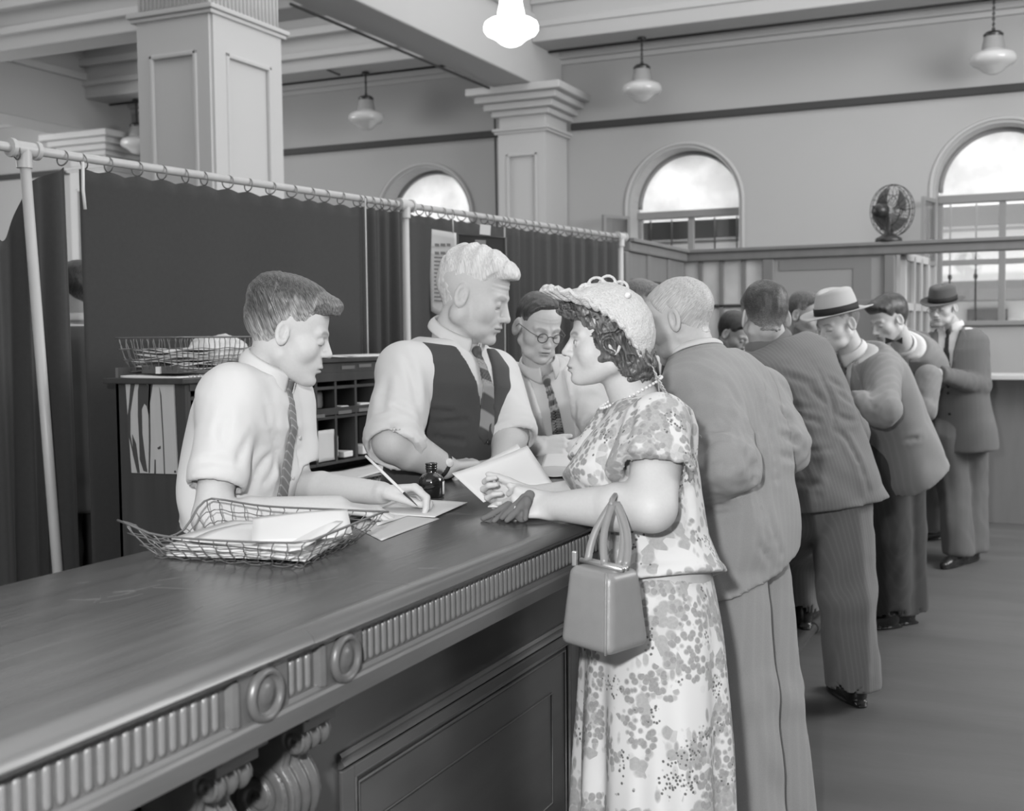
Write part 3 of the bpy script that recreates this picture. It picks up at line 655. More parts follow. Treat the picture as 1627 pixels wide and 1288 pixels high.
# front panelling
def molding_x(y0, y1, z, w, d, x=XP): return MB().prism([(x-.002, y0, z-w/2), (x+d*.5, y0, z-w/2), (x+d, y0, z-w*.3), (x+d*.8, y0, z-w*.05), (x+d*.45, y0, z+w*.05), (x+d*.6, y0, z+w*.25), (x+d*.3, y0, z+w/2), (x-.002, y0, z+w/2)], (0, 0, 0), (0, y1-y0, 0))
MB().box((-1.25, Y0, .06), (XP, 2.92, ZC-.12)).build('front_panel', WOODD, t)
MB().box((-1.25, Y0, 0), (XP-.05, Y1, .06)).build('plinth', WOODD, t)
for y0, y1 in ((1.76, 2.88),):
    molding_x(y0-.0, y1, .737, .028, .014).build('panel_moulding', WOODF, t, True, angle=40)
    # raised frame round the lower panel
    z0, z1 = .20, .70
    for nm, lo, hi in (('stile', (XP, y0, z0-.1), (XP+.010, y0+.04, z1+.02)), ('stile', (XP, y1-.04, z0-.1), (XP+.010, y1, z1+.02)), ('rail', (XP, y0+.04, z1-.005), (XP+.010, y1-.04, z1+.02)), ('rail', (XP, y0+.04, z0-.1), (XP+.010, y1-.04, z0))):
        MB().box(lo, hi, .003).build(nm, WOODD, t)
    for r_, off, rad in ((XP+.006, .045, .006), (XP+.003, .062, .0035), (XP+.002, .15, .0025)):
        MB().tube([(r_, y0+off, z0+off-.04), (r_, y1-off, z0+off-.04), (r_, y1-off, z1+.04-off), (r_, y0+off, z1+.04-off)], rad, 8, closed=True).build('bead_moulding', WOODF, t, True)
MB().box((-1.45, 2.92, .06), (-1.36, 3.6, ZC-.12)).build('recess_back', WOODD, t)
MB().box((-1.45, 3.6, .06), (XP, Y1, ZC-.12)).build('front_panel', WOODD, t)
MB().box((XP, 1.21, .1), (XP+.006, 1.66, ZC-.12), .002).build('bracket_backing', WOODD, t)
# scroll brackets
def corbel_fn(y0, y1):
    yc = (y0+y1)/2; hw = (y1-y0)/2
    def fn(p):
        x = p[:, 0]-XP; y = p[:, 1]-yc; z = p[:, 2]
        def disc(cx, cz, r): return np.sqrt((x-cx)**2+(z-cz)**2)-r
        ridge = .0028*np.cos(np.clip(y/hw, -1, 1)*math.pi*3.0)*np.clip((np.abs(y) < hw*.93), 0, 1)
        top = disc(.128, .888, .020)
        big = disc(.062, .795, .066)
        q = np.stack([x, y*0, z], -1)
        s = cone(q, (.012, 0, .872), (.112, 0, .893), .026, .016); s = smin(s, cone(q, (.10, 0, .885), (.075, 0, .84), .018, .03), .01)
        d = smin(np.minimum(top, big), s, .006)
        foot = cone(q, (.04, 0, .76), (.02, 0, .60), .045, .022); d = smin(d, foot, .02)
        d = d-ridge*(x > .06)
        d = smax(d, np.abs(y)-hw, .004)
        # volute grooves on both cheeks
        side = np.abs(y)-hw
        def spiral(cx, cz, R_, turns, w):
            dx, dz = x-cx, z-cz; r = np.sqrt(dx*dx+dz*dz)+1e-6; a = np.arctan2(dz, dx)
            k = (r/R_*turns-a/(2*math.pi)); f = np.abs(k-np.round(k)); return (f*R_/turns-w), r-R_
        g, rr = spiral(.128, .888, .017, 1.6, .0022); g2, rr2 = spiral(.058, .792, .058, 2.0, .0055)
        cut = smax(np.maximum(g, rr), -(side+.003), .001); cut2 = np.maximum(np.maximum(g2, rr2), -(side+.0045))
        d = smax(d, -np.maximum(cut, -(side+.003)), .0015); d = smax(d, -cut2, .002)
        d = np.maximum(d, -(x+.004)); return d
    return fn
for y0, y1 in ((1.245, 1.325), (1.445, 1.52)):
    lo = (XP-.01, y0-.01, .56); hi = (XP+.17, y1+.01, .935)
    v, q = isomesh([(corbel_fn(y0, y1), lo, hi, .0024)], 1)
    b = link('scroll_bracket', qmesh('scroll_bracket', v, q), WOODF, t)
    MB().box((XP, y0-.012, .925), (XP+.165, y1+.012, .958), .003).box((XP, y0-.006, .906), (XP+.152, y1+.006, .925), .002).build('bracket_cap', WOODF, t)
# foot rail
m = MB(); m.tube([(-1.03, 1.0, .12), (-1.03, Y1, .12)], .022, 12); ft = thing('foot_rail', 'worn metal foot rail along the bottom of the counter', 'rail', (-1.03, 4, 0))
m.build('pipe', BRASS, ft, True)
for y in (2.4, 4.1, 5.6, 7.1): MB().tube([(-1.2, y, .05), (-1.1, y, .06), (-1.03, y, .11)], .014, 8).lathe((-1.03, y-.03, .12), [(.03, 0), (.031, .03), (.03, .06)], 14, (0, 1, 0)).build('bracket', BRASS, ft, True, angle=50)
# ---------------------------------------------------------------- pigeonhole cabinet behind the boy
CXF = -2.68; CYS = float(Px(293, 593, CXF)[1]); 
t = thing('pigeonhole_cabinet', 'dark wooden stationery and pigeonhole cabinet standing against the curtain', 'cabinet', (CXF-.15, CYS, 0))
D_ = .30; CZ = 1.355
_split = float(Px(478, 650, CXF)[1]); CYE = 4.95
MB().box((CXF-D_-.03, CYS-.03, CZ-.02), (CXF+.02, _split, CZ), .004).build('top_board', CABW, t)
MB().box((CXF-D_, _split, 1.385), (CXF+.02, CYE, 1.405), .004).build('top_board', CABW, t)
MB().box((CXF-D_, CYS, 0), (CXF, CYS+.022, CZ-.02)).build('end_panel', CABW, t)
MB().box((CXF-D_, CYS, 0), (CXF-D_+.012, CYE, 1.39)).build('back_panel', mat('cabinet_back', 104, .6, .3, n1=(4, 30, 4), var=.3), t)
MB().box((CXF-D_, CYE-.02, 0), (CXF, CYE, 1.39)).build('end_panel', CABW, t)
for z in (1.29, 1.17, .985, .90, .5, .05):
    MB().box((CXF-D_, CYS+.02, z-.012), (CXF, CYE, z), .001).build('shelf', CABW, t)
_us = [float(Px(v, 620, CXF)[1]) for v in (300, 360, 420, 478, 502, 533, 565, 597)]; _us += [_us[-1]+.19, _us[-1]+.38]
for u in _us: MB().box((CXF-D_, u-.008, .975 if u > _split-.3 else .5), (CXF+.001, u+.008, CZ if u < _split else 1.385), .001).build('divider', CABW, t)
for z, h in ((1.31, .035), (1.175, .028)):
    MB().box((CXF-.002, CYS+.02, z-.0), (CXF+.006, CYE, z+h), .001).build('label_rail', CABW, t)
MB().box((CXF-.002, _split, 1.345), (CXF+.006, CYE, 1.385), .001).build('label_rail', CABW, t)
MB().box((CXF-D_, _split, 0), (CXF-.02, CYE, .89)).build('cupboard_body', CABW, t)
_q = Px(327, 604, CXF+.008)
text('STATIONERY', _q, (0, 1, 0), (0, 0, 1), .030, mat('pale_letters', 150, .7, .2), t)
for px, py in ((505, 661), (548, 654), (580, 650), (553, 583), (580, 580)):
    q = Px(px, py, CXF+.007); MB().box((q[0], q[1]-.05, q[2]-.008), (q[0]+.001, q[1]+.05, q[2]+.006)).build('label_strip', mat('label_strip', 112, .7, .2), t)
# stained wooden plate screwed to the cabinet end
t = thing('stained_wood_plate', 'pale plate with dark stains and cracks screwed to the cabinet end', 'plate', (CXF-.2, CYS-.01, 1.1))
def onend(px, py, off=.004): return tuple(Py(px, py, CYS-off))
_pp = [onend(198.5, 598, .008), onend(275, 599, .008), onend(282, 753, .008), onend(209, 751, .008)]
MB().prism(_pp, (0, 0, 0), (0, .006, 0)).build('plate', mat('plate_wood', 178, .6, .3, n1=(60, 60, 8), var=.08), t)
STAIN = mat('dark_stain', 72, .7, .2)
for poly in ([(208, 600), (216, 600), (212, 622), (207, 655), (207, 690), (213, 728), (209, 712), (204, 690), (202, 665), (205, 640)],
             [(222, 602), (228, 606), (234, 612), (240, 602), (238, 640), (237, 665), (233, 645), (229, 641), (225, 650), (226, 690), (231, 730), (234, 750), (228, 748), (222, 730), (221, 700), (219, 660), (219, 620)],
             [(237, 605), (240, 600), (243, 607), (238, 640), (239, 700), (238, 751), (236, 751), (236.5, 700), (235.5, 640)],
             [(210, 690), (216, 705), (222, 751), (218, 751), (211, 722)], [(253, 615), (256, 628), (260, 700), (262, 753), (260.5, 753), (258.5, 700), (254.5, 630)], [(245.5, 730), (247, 730), (247.5, 752), (245, 752)],
             [(250, 711), (255, 708), (255, 713), (251, 714)]):
    MB().prism([onend(x, y, .0092) for x, y in poly], (0, 0, 0), (0, .002, 0)).build('stain', STAIN, t)
for x, y in ((204, 604), (271, 603), (278.5, 749)): MB().lathe(onend(x, y, .009), [(.004, 0), (.004, .002), (.001, .003)], 10, (0, -1, 0)).build('screw', METAL, t)
# ---------------------------------------------------------------- wire baskets, papers, desk things
ORD = ['lowest', 'second from the bottom', 'third from the bottom', 'fourth from the bottom', 'fifth from the bottom', 'sixth from the bottom', 'seventh from the bottom', 'eighth from the bottom', 'ninth from the bottom', 'tenth from the bottom']
def sheet_at(poly, z, name, label, group=None, m=PAPER, curl=.004, th=.0006, parent=None, cat='paper', lift=None):
    """a sheet: four corners (x, y) with a gentle curl"""
    c = [np.array([a[0], a[1], z if len(a) < 3 else a[2]]) for a in poly]; rnd = random.Random(hash(name) % 97 if False else int(abs(c[0][0])*9973) % 1000); a1, a2 = rnd.uniform(0, 6), rnd.uniform(0, 6)
    def fn(u, v):
        p = (c[0]*(1-u)+c[1]*u)*(1-v)+(c[3]*(1-u)+c[2]*u)*v
        return (p[0], p[1], p[2]+curl*(.5+.5*math.sin(u*4+a1)*math.sin(v*4+a2)))
    o = MB().grid(fn, 10, 10, th).build(name, m, parent, True)
    if parent is None: tag(o, label, cat, group)
    return o
def wire_basket(name, label, c, wr=.0011, h=.055, flare=.04, n_long=13, n_short=8, dip=None, rim=True, seed=1):
    """c: four bottom corners (world), in order; sides flare outwards; wavy verticals"""
    t = thing(name, label, 'wire basket', tuple(np.mean(c, 0))); rnd = random.Random(seed)
    c = [np.array(p, float) for p in c]; cen = np.mean(c, 0)
    top = [cen+(p-cen)*(1+flare/np.linalg.norm(p-cen)*1.4)+np.array([0, 0, h]) for p in c]
    def topz(k, u): return dip(k, u) if dip else 0
    def side(k, u, v): 
        b = c[k]*(1-u)+c[(k+1) % 4]*u; tt = top[k]*(1-u)+top[(k+1) % 4]*u+np.array([0, 0, topz(k, u)]); bow = nrm((b-cen)*[1, 1, 0])*.006*math.sin(v*3.1)
        return b*(1-v)+tt*v+bow
    rp = [side(k, u, 1) for k in range(4) for u in np.linspace(0, 1, 13)[:-1]]
    MB().tube(rp, wr*2.1, 6, closed=True).build('rim', WIRE, t, True)
    for k in range(4):
        n = n_long if k % 2 == 0 else n_short
        for i in range(n):
            u = (i+.5)/n; ph = rnd.uniform(0, 6)
            pts = [side(k, u+.006*math.sin(v*9+ph), v)+nrm(c[(k+1) % 4]-c[k])*.003*math.sin(v*14+ph) for v in np.linspace(0, 1.02, 8)]
            MB().tube(pts, wr, 5).build('wire', WIRE, t, True)
    for v in (.0, .33, .66):
        MB().tube([side(k, u, v)+np.array([0, 0, .0022*math.sin(u*n_long*6.28)]) for k in range(4) for u in np.linspace(0, 1, 20)[:-1]], wr, 5, closed=True).build('hoop', WIRE, t, True)
    for i in range(n_long):
        u = (i+.5)/n_long; MB().tube([c[0]*(1-u)+c[1]*u, c[3]*(1-u)+c[2]*u], wr, 4).build('floor_wire', WIRE, t)
    for i in range(n_short):
        u = (i+.5)/n_short; MB().tube([c[0]*(1-u)+c[3]*u, c[1]*(1-u)+c[2]*u], wr, 4).build('floor_wire', WIRE, t)
    return t
_k = [Pz(246, 884, ZC+.003), Pz(476, 901, ZC+.003), Pz(569, 858, ZC+.003), Pz(352, 846, ZC+.003)]
# the rim dips low at the left end and stands up in a peak at its corner
def _dip(k, u):
    if k == 3: return -.052*math.exp(-((u-.5)/.30)**4)+.012
    if k == 0: return .020*math.exp(-(u/.12)**2)-.006*math.sin(u*3.14)
    if k == 2: return .012*math.exp(-((1-u)/.2)**2)
    return .004
BASK = wire_basket('wire_basket', 'open wire letter basket full of papers on the counter before the boy', _k, h=.052, flare=.045, dip=_dip, seed=3)
_cn = np.mean(_k, 0)
rnd = random.Random(8)
for i in range(9):
    sc_ = .93-.01*i+rnd.uniform(-.03, .03); a = rnd.uniform(-.10, .10); c_, s_ = math.cos(a), math.sin(a)
    pl = []
    for p in _k:
        d = (p-_cn)*sc_; pl.append((_cn[0]+c_*d[0]-s_*d[1], _cn[1]+s_*d[0]+c_*d[1], ZC+.006+i*.0032))
    sheet_at(pl, 0, 'letter', 'white letter, %s in the flat pile filling the counter wire basket' % ORD[i], 'letters piled in the counter basket', curl=.005, th=.0015)
_p3 = [tuple(Pz(x, y, ZC+.03+dz)) for x, y, dz in ((300, 862, .0), (382, 832, .012), (545, 832, .02), (470, 880, 0))]
sheet_at(_p3, 0, 'letter', 'white folded letter lying on top of the counter basket pile', curl=.008, th=.001)
_p3 = [tuple(Pz(x, y, ZC+.045+dz)) for x, y, dz in ((400, 868, -.01), (402, 822, .02), (552, 812, .02), (560, 850, -.01))]
sheet_at(_p3, 0, 'letter', 'creased white sheet standing up at the right of the counter basket', curl=.006, th=.001)
# writing papers on the counter
def zc(x, y, dz=0): q = Pz(x, y, ZC+.001+dz); return tuple(q)
sheet_at([zc(560, 835), zc(606, 859), zc(698, 824), zc(640, 800)], 0, 'writing_sheet', 'grey writing sheet lying lowest under the boy\'s hands', m=PAPER2, curl=.001)
sheet_at([zc(590, 814, .003), zc(690, 822, .003), zc(743, 798, .003), zc(640, 792, .003)], 0, 'writing_sheet', 'white form on the counter under the boy\'s pen', curl=.0015)
sheet_at([zc(575, 800, .002), zc(640, 790, .002), zc(660, 815, .002), zc(600, 835, .002)], 0, 'writing_sheet', 'white sheet on the counter under the boy\'s left hand', curl=.001)
sheet_at([zc(868, 716, .002), zc(918, 722, .002), zc(905, 752, .002), zc(858, 746, .002)], 0, 'writing_sheet', 'white form on the counter in front of the bespectacled man', curl=.002)
sheet_at([zc(858, 742, .004), zc(905, 742, .004), zc(900, 757, .004), zc(862, 757, .004)], 0, 'writing_sheet', 'folded pale form edge behind the woman\'s held papers', m=PAPER2, curl=.004)
# ink bottle
GL = mat('ink_glass', 26, .08, .6, coat=.6); q = Pz(686, 789, ZC); _s = float(np.dot(q-(0, 0, HC), CF))/F_PX
t = thing('ink_bottle', 'squat dark glass ink bottle on the counter beside the boy\'s pen hand', 'bottle', tuple(q))
R_ = 20*_s
MB().lathe(q, [(R_*.88, 0), (R_, .003), (R_*1.0, R_*1.2), (R_*.95, R_*1.5), (R_*.72, R_*1.78), (R_*.46, R_*1.9), (R_*.42, R_*2.0), (R_*.42, R_*2.2)], 40).build('body', GL, t, True, angle=60)
MB().lathe(q, [(R_*.40, R_*2.15), (R_*.47, R_*2.2), (R_*.47, R_*2.3), (R_*.42, R_*2.34), (R_*.47, R_*2.38), (R_*.47, R_*2.48), (R_*.42, R_*2.52), (R_*.47, R_*2.56), (R_*.49, R_*2.66), (R_*.44, R_*2.72), (R_*.3, R_*2.72), (R_*.3, R_*2.2)], 32).build('neck', GL, t, True)
def lab(u, v):
    a = math.atan2(SR[1], SR[0])+(-.55+u*.9)+.1; return (q[0]+R_*1.02*math.cos(a), q[1]+R_*1.02*math.sin(a), q[2]+R_*(.25+v*1.0))
MB().grid(lab, 8, 3, .0008).build('label', PAPER, t, True)
# things on the cabinet
_bx = [Px(282, 570, CXF-.03), Px(400, 570, CXF-.03)]; yb0, yb1 = float(_bx[0][1])+.02, float(_bx[1][1])
cbk = [(CXF-.03, yb0, CZ+.022), (CXF-.03, yb1, CZ+.022), (CXF-.26, yb1, CZ+.022), (CXF-.26, yb0, CZ+.022)]
wire_basket('wire_basket', 'full wire basket standing on top of the stationery cabinet', cbk, wr=.0016, h=.115, flare=.03, n_long=16, n_short=9, seed=6)
for i in range(10):
    a = rnd.uniform(-.12, .12); pl = []
    for p in cbk:
        d = (np.array(p)-np.mean(cbk, 0))*(.9+rnd.uniform(-.06, .06)); pl.append((np.mean(cbk, 0)[0]+d[0]-a*d[1]*.2, np.mean(cbk, 0)[1]+d[1]+a*d[0], CZ+.025+i*.0065+rnd.uniform(0, .004)))
    sheet_at(pl, 0, 'letter', 'rumpled white paper, %s in the basket on top of the cabinet' % ORD[i], 'papers in the basket on the cabinet', curl=.02, th=.002)
def lump(name, label, c, r, n, amp, m=PAPER, cat='paper', seed=0, h=.006, R=None):
    c = np.array(c, float)
    def fn(p): return ell(p, c, r, R)+amp*vnoise((p-c.astype(np.float32))*n+seed*7.3)+amp*.5*vnoise((p-c.astype(np.float32))*n*2.3+seed)
    v, q_ = isomesh([(fn, c-np.max(r)-.02, c+np.max(r)+.02, h)], 0)
    o = link(name, qmesh(name, v, q_, smooth=False), m, None); tag(o, label, cat); return o
for k, (px, py, s) in enumerate(((335, 568, .08), (360, 566, .07))):
    q = Px(px, py, CXF-.12); lump('crumpled_paper', ('large', 'small')[k]+' crumpled white paper heaped in the cabinet-top basket', (q[0], q[1], CZ+.085), (.08, s, .055), 26, .010, seed=k)
q0, q1 = Px(228, 585, CXF-.1), Px(380, 580, CXF-.1)
sheet_at([(CXF-.02, float(Px(231, 588, CXF-.02)[1])+.16, CZ+.004), (CXF-.02, yb1, CZ+.004), (CXF-.25, yb1, CZ+.004), (CXF-.25, CYS-.03, CZ+.004)], 0, 'paper_pile', 'white papers hanging over the corner of the cabinet top', m=PAPER, curl=.006, th=.008)
q = Py(262, 577, CYS+.06); b = MB().box((q[0]-.07, CYS+.02, CZ+.014), (q[0]+.09, CYS+.12, CZ+.040), .004).build('stamp_box', mat('box_dark', 84, .4, .4), None); tag(b, 'flat dark box with a pale tab on the cabinet top papers', 'box')
MB().box((q[0]+.0, CYS+.012, CZ+.014), (q[0]+.018, CYS+.02, CZ+.038)).build('tab', PAPER, b)
sheet_at([(CXF+.02, float(Px(500, 573, CXF)[1]), 1.409), (CXF+.03, float(Px(545, 573, CXF)[1]), 1.407), (CXF-.2, float(Px(545, 573, CXF)[1])+.1, 1.409), (CXF-.2, float(Px(500, 573, CXF)[1]), 1.409)], 0, 'paper', 'single white paper on the pigeonhole top beside the boy\'s chin', curl=.006)
sheet_at([(CXF, float(Px(562, 570, CXF)[1]), 1.409), (CXF, 4.8, 1.409), (CXF-.25, 4.8, 1.409), (CXF-.25, float(Px(562, 570, CXF)[1]), 1.409)], 0, 'paper', 'white paper stack on the pigeonhole top beside the white sleeve', curl=.004, th=.01)
# contents of the pigeonholes
def slot_paper(px0, px1, zb, zt, label, m=PAPER, back=.03, curved=True, name='form_stack'):
    y0, y1 = float(Px(px0, 650, CXF)[1]), float(Px(px1, 650, CXF)[1])
    def fn(u, v):
        y = y0+(y1-y0)*u; rr = .02*(1 if curved else 0)
        if curved and u > .7 and v > .85 or (curved and u > .85 and v < .12): y = y-(y1-y0)*.06
        return (CXF-back-.05*(1-v)*0-.01*math.sin(u*3), y, zb+(zt-zb)*v)
    o = MB().grid(fn, 8, 8, .012).build(name, m, None, True); tag(o, label, 'paper')
slot_paper(502, 537, .99, 1.115, 'white curled stack of forms in a lower pigeonhole beside the tie', back=.012)
slot_paper(503, 530, 1.20, 1.28, 'grey curled card standing in the upper pigeonhole beside the tie', m=mat('grey_card', 132, .7, .2), back=.06)
for px, z, r, s in ((552, 1.005, .035, 1), (548, 1.19, .03, 2), (580, 1.19, .04, 3), (585, 1.005, .05, 4)):
    q = Px(px, 650, CXF); o = MB().box((CXF-.12, q[1]-r, z-.012), (CXF+.002, q[1]+r, z+.008+.004*s), .003).build('form_stack', PAPER, None); tag(o, {1: 'small white bundle in the lower pigeonhole right of the curled forms', 2: 'thin white forms in the upper pigeonhole middle slot', 3: 'white forms on the upper shelf slot nearest the white sleeve', 4: 'flat white forms in the lower slot nearest the white sleeve'}[s], 'paper')
q = Px(310, 705, CXF)
o = MB().box((CXF-.2, CYS+.04, 1.17), (CXF-.01, CYS+.14, 1.22), .004).build('form_stack', PAPER, None); tag(o, 'white stack of forms inside the stationery compartment behind the boy\'s sleeve', 'paper')
y0, y1 = float(Px(520, 740, CXF+.1)[1]), float(Px(612, 740, CXF+.1)[1])
MB().box((CXF-.05, y0-.3, .86), (CXF+.26, CYE, .885), .004).build('writing_shelf', CABW, bpy.data.objects['pigeonhole_cabinet'])
cbk = [(CXF+.22, y0, .892), (CXF+.22, y1, .892), (CXF+.03, y1, .892), (CXF+.03, y0, .892)]
wire_basket('wire_basket', 'low wire basket of papers on the shelf below the pigeonholes', cbk, wr=.0013, h=.05, flare=.03, n_long=20, n_short=8, seed=9)
for i in range(7):
    pl = [(p[0]*1+rnd.uniform(-.01, .01), p[1]+rnd.uniform(-.015, .015), .896+i*.008) for p in cbk]
    sheet_at(pl, 0, 'letter', 'rumpled white paper, %s in the low basket below the pigeonholes' % ORD[i], 'papers in the basket below the pigeonholes', curl=.014, th=.003)
# ---------------------------------------------------------------- people kit
def skin_mat(name, v, rough=.5):
    return mat(name, v, rough, .35, n1=(160, 160, 160), var=.05, bump=.0003, bscale=(900, 900, 900), tone=True)
def hairmat(name, v, ang=30, rough=.42, var=.6, dens=1., bump=.0015):
    if name in MATS: return MATS[name]
    m = bpy.data.materials.new(name); m.use_nodes = True; nt = m.node_tree; N = nt.nodes; L = nt.links; b = N['Principled BSDF']; c = lin(v)
    b.inputs['Roughness'].default_value = rough; b.inputs['Specular IOR Level'].default_value = .5
    at = N.new('ShaderNodeAttribute'); at.attribute_name = 'lc'; mp = N.new('ShaderNodeMapping'); mp.inputs['Rotation'].default_value = (math.radians(ang), 0, 0)
    L.new(at.outputs['Vector'], mp.inputs[0]); mp2 = N.new('ShaderNodeMapping'); mp2.inputs['Scale'].default_value = (260*dens, 420*dens, 22*dens); L.new(mp.outputs[0], mp2.inputs[0])
    nz = N.new('ShaderNodeTexNoise'); nz.inputs['Scale'].default_value = 1; nz.inputs['Detail'].default_value = 2; L.new(mp2.outputs[0], nz.inputs['Vector'])
    mr = N.new('ShaderNodeMapRange'); mr.inputs['From Min'].default_value = .3; mr.inputs['From Max'].default_value = .7; mr.inputs['To Min'].default_value = c*(1-var); mr.inputs['To Max'].default_value = c*(1+var*1.5); L.new(nz.outputs['Fac'], mr.inputs[0])
    t2 = N.new('ShaderNodeAttribute'); t2.attribute_name = 'tone'; mu = N.new('ShaderNodeMath'); mu.operation = 'MULTIPLY'; L.new(mr.outputs[0], mu.inputs[0]); L.new(t2.outputs['Fac'], mu.inputs[1]); L.new(mu.outputs[0], b.inputs['Base Color'])
    bn = N.new('ShaderNodeBump'); bn.inputs['Distance'].default_value = bump; L.new(nz.outputs['Fac'], bn.inputs['Height']); L.new(bn.outputs[0], b.inputs['Normal'])
    MATS[name] = m; return m
class Head:
    def __init__(s, c, yaw, pitch=0, roll=0, scale=1., **o):
        """c: centre at eye height, yaw: screen angle the face points to (0 = right, 90 = away, -90 = to camera, 180 = left), pitch: degrees down"""
        f = hdir(yaw); up = np.array([0, 0, 1.]); r = np.cross(f, up); a = math.radians(-pitch)
        f2 = f*math.cos(a)+up*math.sin(a); u2 = -f*math.sin(a)+up*math.cos(a); b = math.radians(roll)
        r3 = r*math.cos(b)+u2*math.sin(b); u3 = -r*math.sin(b)+u2*math.cos(b)
        s.R = np.stack([r3, f2, u3], 1)*scale; s.c = np.asarray(c, float); s.o = o; s.scale = scale
    def w(s, p): return s.c+np.asarray(p, float)@s.R.T
    def l(s, p): return (np.asarray(p, float)-s.c)@np.linalg.inv(s.R).T
def head_mesh(hd, neck, rn=.058, h=.0032):
    o = hd.o; base = head_fn(o); nl = hd.l(neck); rn = rn/hd.scale; ra = o.get('neckr', .050)
    a = np.array([0, -.022, -.045]); 
    def fn(p):
        d = base(p); d = smin(d, cone(p, a, nl, ra, rn), .018)
        return d
    lo = np.minimum([-.1, -.125, -.13], nl-rn-.02); hi = np.maximum([.1, .14, .135], nl+rn+.01)
    v, q = iso(fn, lo, hi, h); return hd.w(v), q, face_tone(v, o)
def hair_mesh(hd, fn, h=.003, lo=(-.125, -.15, -.13), hi=(.125, .16, .165), tone=None, name='hair', m=None, parent=None, fade=0., fw=.045):
    v, q = iso(fn, lo, hi, h); v = relax(v, q, 1, .4)
    if fade:      # cropped sides let the skin show through
        def tone(v):
            k = np.clip((v[:, 2]-hairline(v[:, 1])-.004)/fw, 0, 1)+.12*vnoise(v.astype(np.float32)*np.float32([90, 90, 30])); k = np.clip(k, 0, 1); k = k*k*(3-2*k); k = np.where(v[:, 1] > .045, np.clip((v[:, 2]-hairline(v[:, 1])-.002)/.012, 0, 1), k); return fade+(1-fade)*k
    me = qmesh(name, hd.w(v), q, True, {'tone': np.ones(len(v)) if tone is None else tone(v)})
    at = me.attributes.new('lc', 'FLOAT_VECTOR', 'POINT'); at.data.foreach_set('vector', v.astype(np.float32).ravel())
    return link(name, me, m, parent)
def skull(p): return smin(ell(p, (0, -.014, .032), (.075, .097, .085)), ell(p, (0, .034, .045), (.060, .052, .052)), .02)
def nape(p): return smin(skull(p), cone(p, (0, -.022, -.045), (0, -.034, -.11), .0500, .0515), .018)
def hairline(y, recede=0.):
    return np.interp(y, [-.115, -.07, -.035, -.018, .0, .018, .034, .05, .07, .10], [-.066, -.063, -.053, -.033, .028, .012, .020, .044+recede*.5, .064+recede, .075+recede])
def hair_std(side=.007, top=.018, front=.014, recede=0., part=0., quiff=0., wave=0., wf=60, edge=.03):
    def fn(p):
        x, y, z = p[:, 0], p[:, 1], p[:, 2]; zl = hairline(y, recede).astype(np.float32)+.006*vnoise(p*np.float32([110, 110, 25]))
        k = np.clip((z-zl)/edge, 0, 1); k = k*k*(3-2*k)
        tz = np.clip((z-.03)/.07, 0, 1); fr = np.clip((y-.0)/.08, 0, 1)
        th = (side+(top-side)*tz+front*tz*fr*fr)
        d = nape(p)+.003-th*k
        if quiff: d = smin(d, ell(p, (0, .070, .088), (.052, .032, .024+.02*quiff)), .018)
        if part: d = d+.006*np.exp(-((x-part)/.004)**2)*(z > .07)
        if wave: d = d+wave*np.sin(y*wf+3*np.sin(x*40)+z*25)*tz
        d = d+.0016*vnoise(p*np.float32([90, 90, 30]))
        return smax(d, ((zl-.006)-z)*.8, .004)
    return fn
# -- hands
def hand_fns(w, D, N, side, curl=(25, 30, 20), spread=6, thumb=None, s=1., curls=None, thumb_curl=25):
    """w wrist, D towards the fingers, N the way the palm faces, side +1 right hand, -1 left"""
    w = np.asarray(w, float); D = nrm(D); N = nrm(np.asarray(N, float)-D*np.dot(N, D)); T = np.cross(D, N)*side
    L = [(.041, .025, .020), (.046, .029, .021), (.042, .027, .020), (.033, .020, .018)]; X = (.031, .0105, -.0105, -.030); K = (.088, .092, .087, .079)
    segs = []
    for i in range(4):
        kn = w+(D*K[i]+T*X[i])*s; segs.append(('palm', w+(D*.006+T*X[i]*.62)*s, kn, .0145*s, .0112*s))
        sp = math.radians(spread*(1.5-i)*.8); d0 = D*math.cos(sp)+T*math.sin(sp); c = (curls[i] if curls else curl); a = 0; p = kn; r = (.0098, .0102, .0096, .0086)[i]*s
        for j in range(3):
            a += math.radians(c[j]); dd = d0*math.cos(a)+N*math.sin(a); q = p+dd*L[i][j]*s; segs.append(('f%d' % i, p, q, r, r*.88)); p = q; r *= .88
    tb = w+(D*.022+T*.024+N*.010)*s; td = nrm(thumb if thumb is not None else D*.75+T*.75+N*.35); 
    t1 = tb+td*.040*s; segs.append(('t', tb, t1, .0150*s, .0115*s)); td2 = nrm(td+D*math.tan(math.radians(thumb_curl))*1.0+N*.1); t2 = t1+td2*.029*s; segs.append(('t', t1, t2, .0112*s, .0102*s)); t3 = t2+nrm(td2+D*.2)*.024*s; segs.append(('t', t2, t3, .0102*s, .0080*s))
    def fn(p):
        d = None
        for k in ('palm', 'f0', 'f1', 'f2', 'f3', 't'):
            e = None
            for n, a, b, ra, rb in segs:
                if n != k: continue
                g = fcone(p, a, b, ra, rb, N, .82) if k == 'palm' else cone(p, a, b, ra, rb)
                e = g if e is None else smin(e, g, .010*s if k == 'palm' else .003*s)
            d = e if d is None else smin(d, e, .007*s if k in ('t',) else .0035*s)
        return d
    pts = np.array([q for sg in segs for q in sg[1:3]]); return fn, pts.min(0)-.02, pts.max(0)+.02, segs
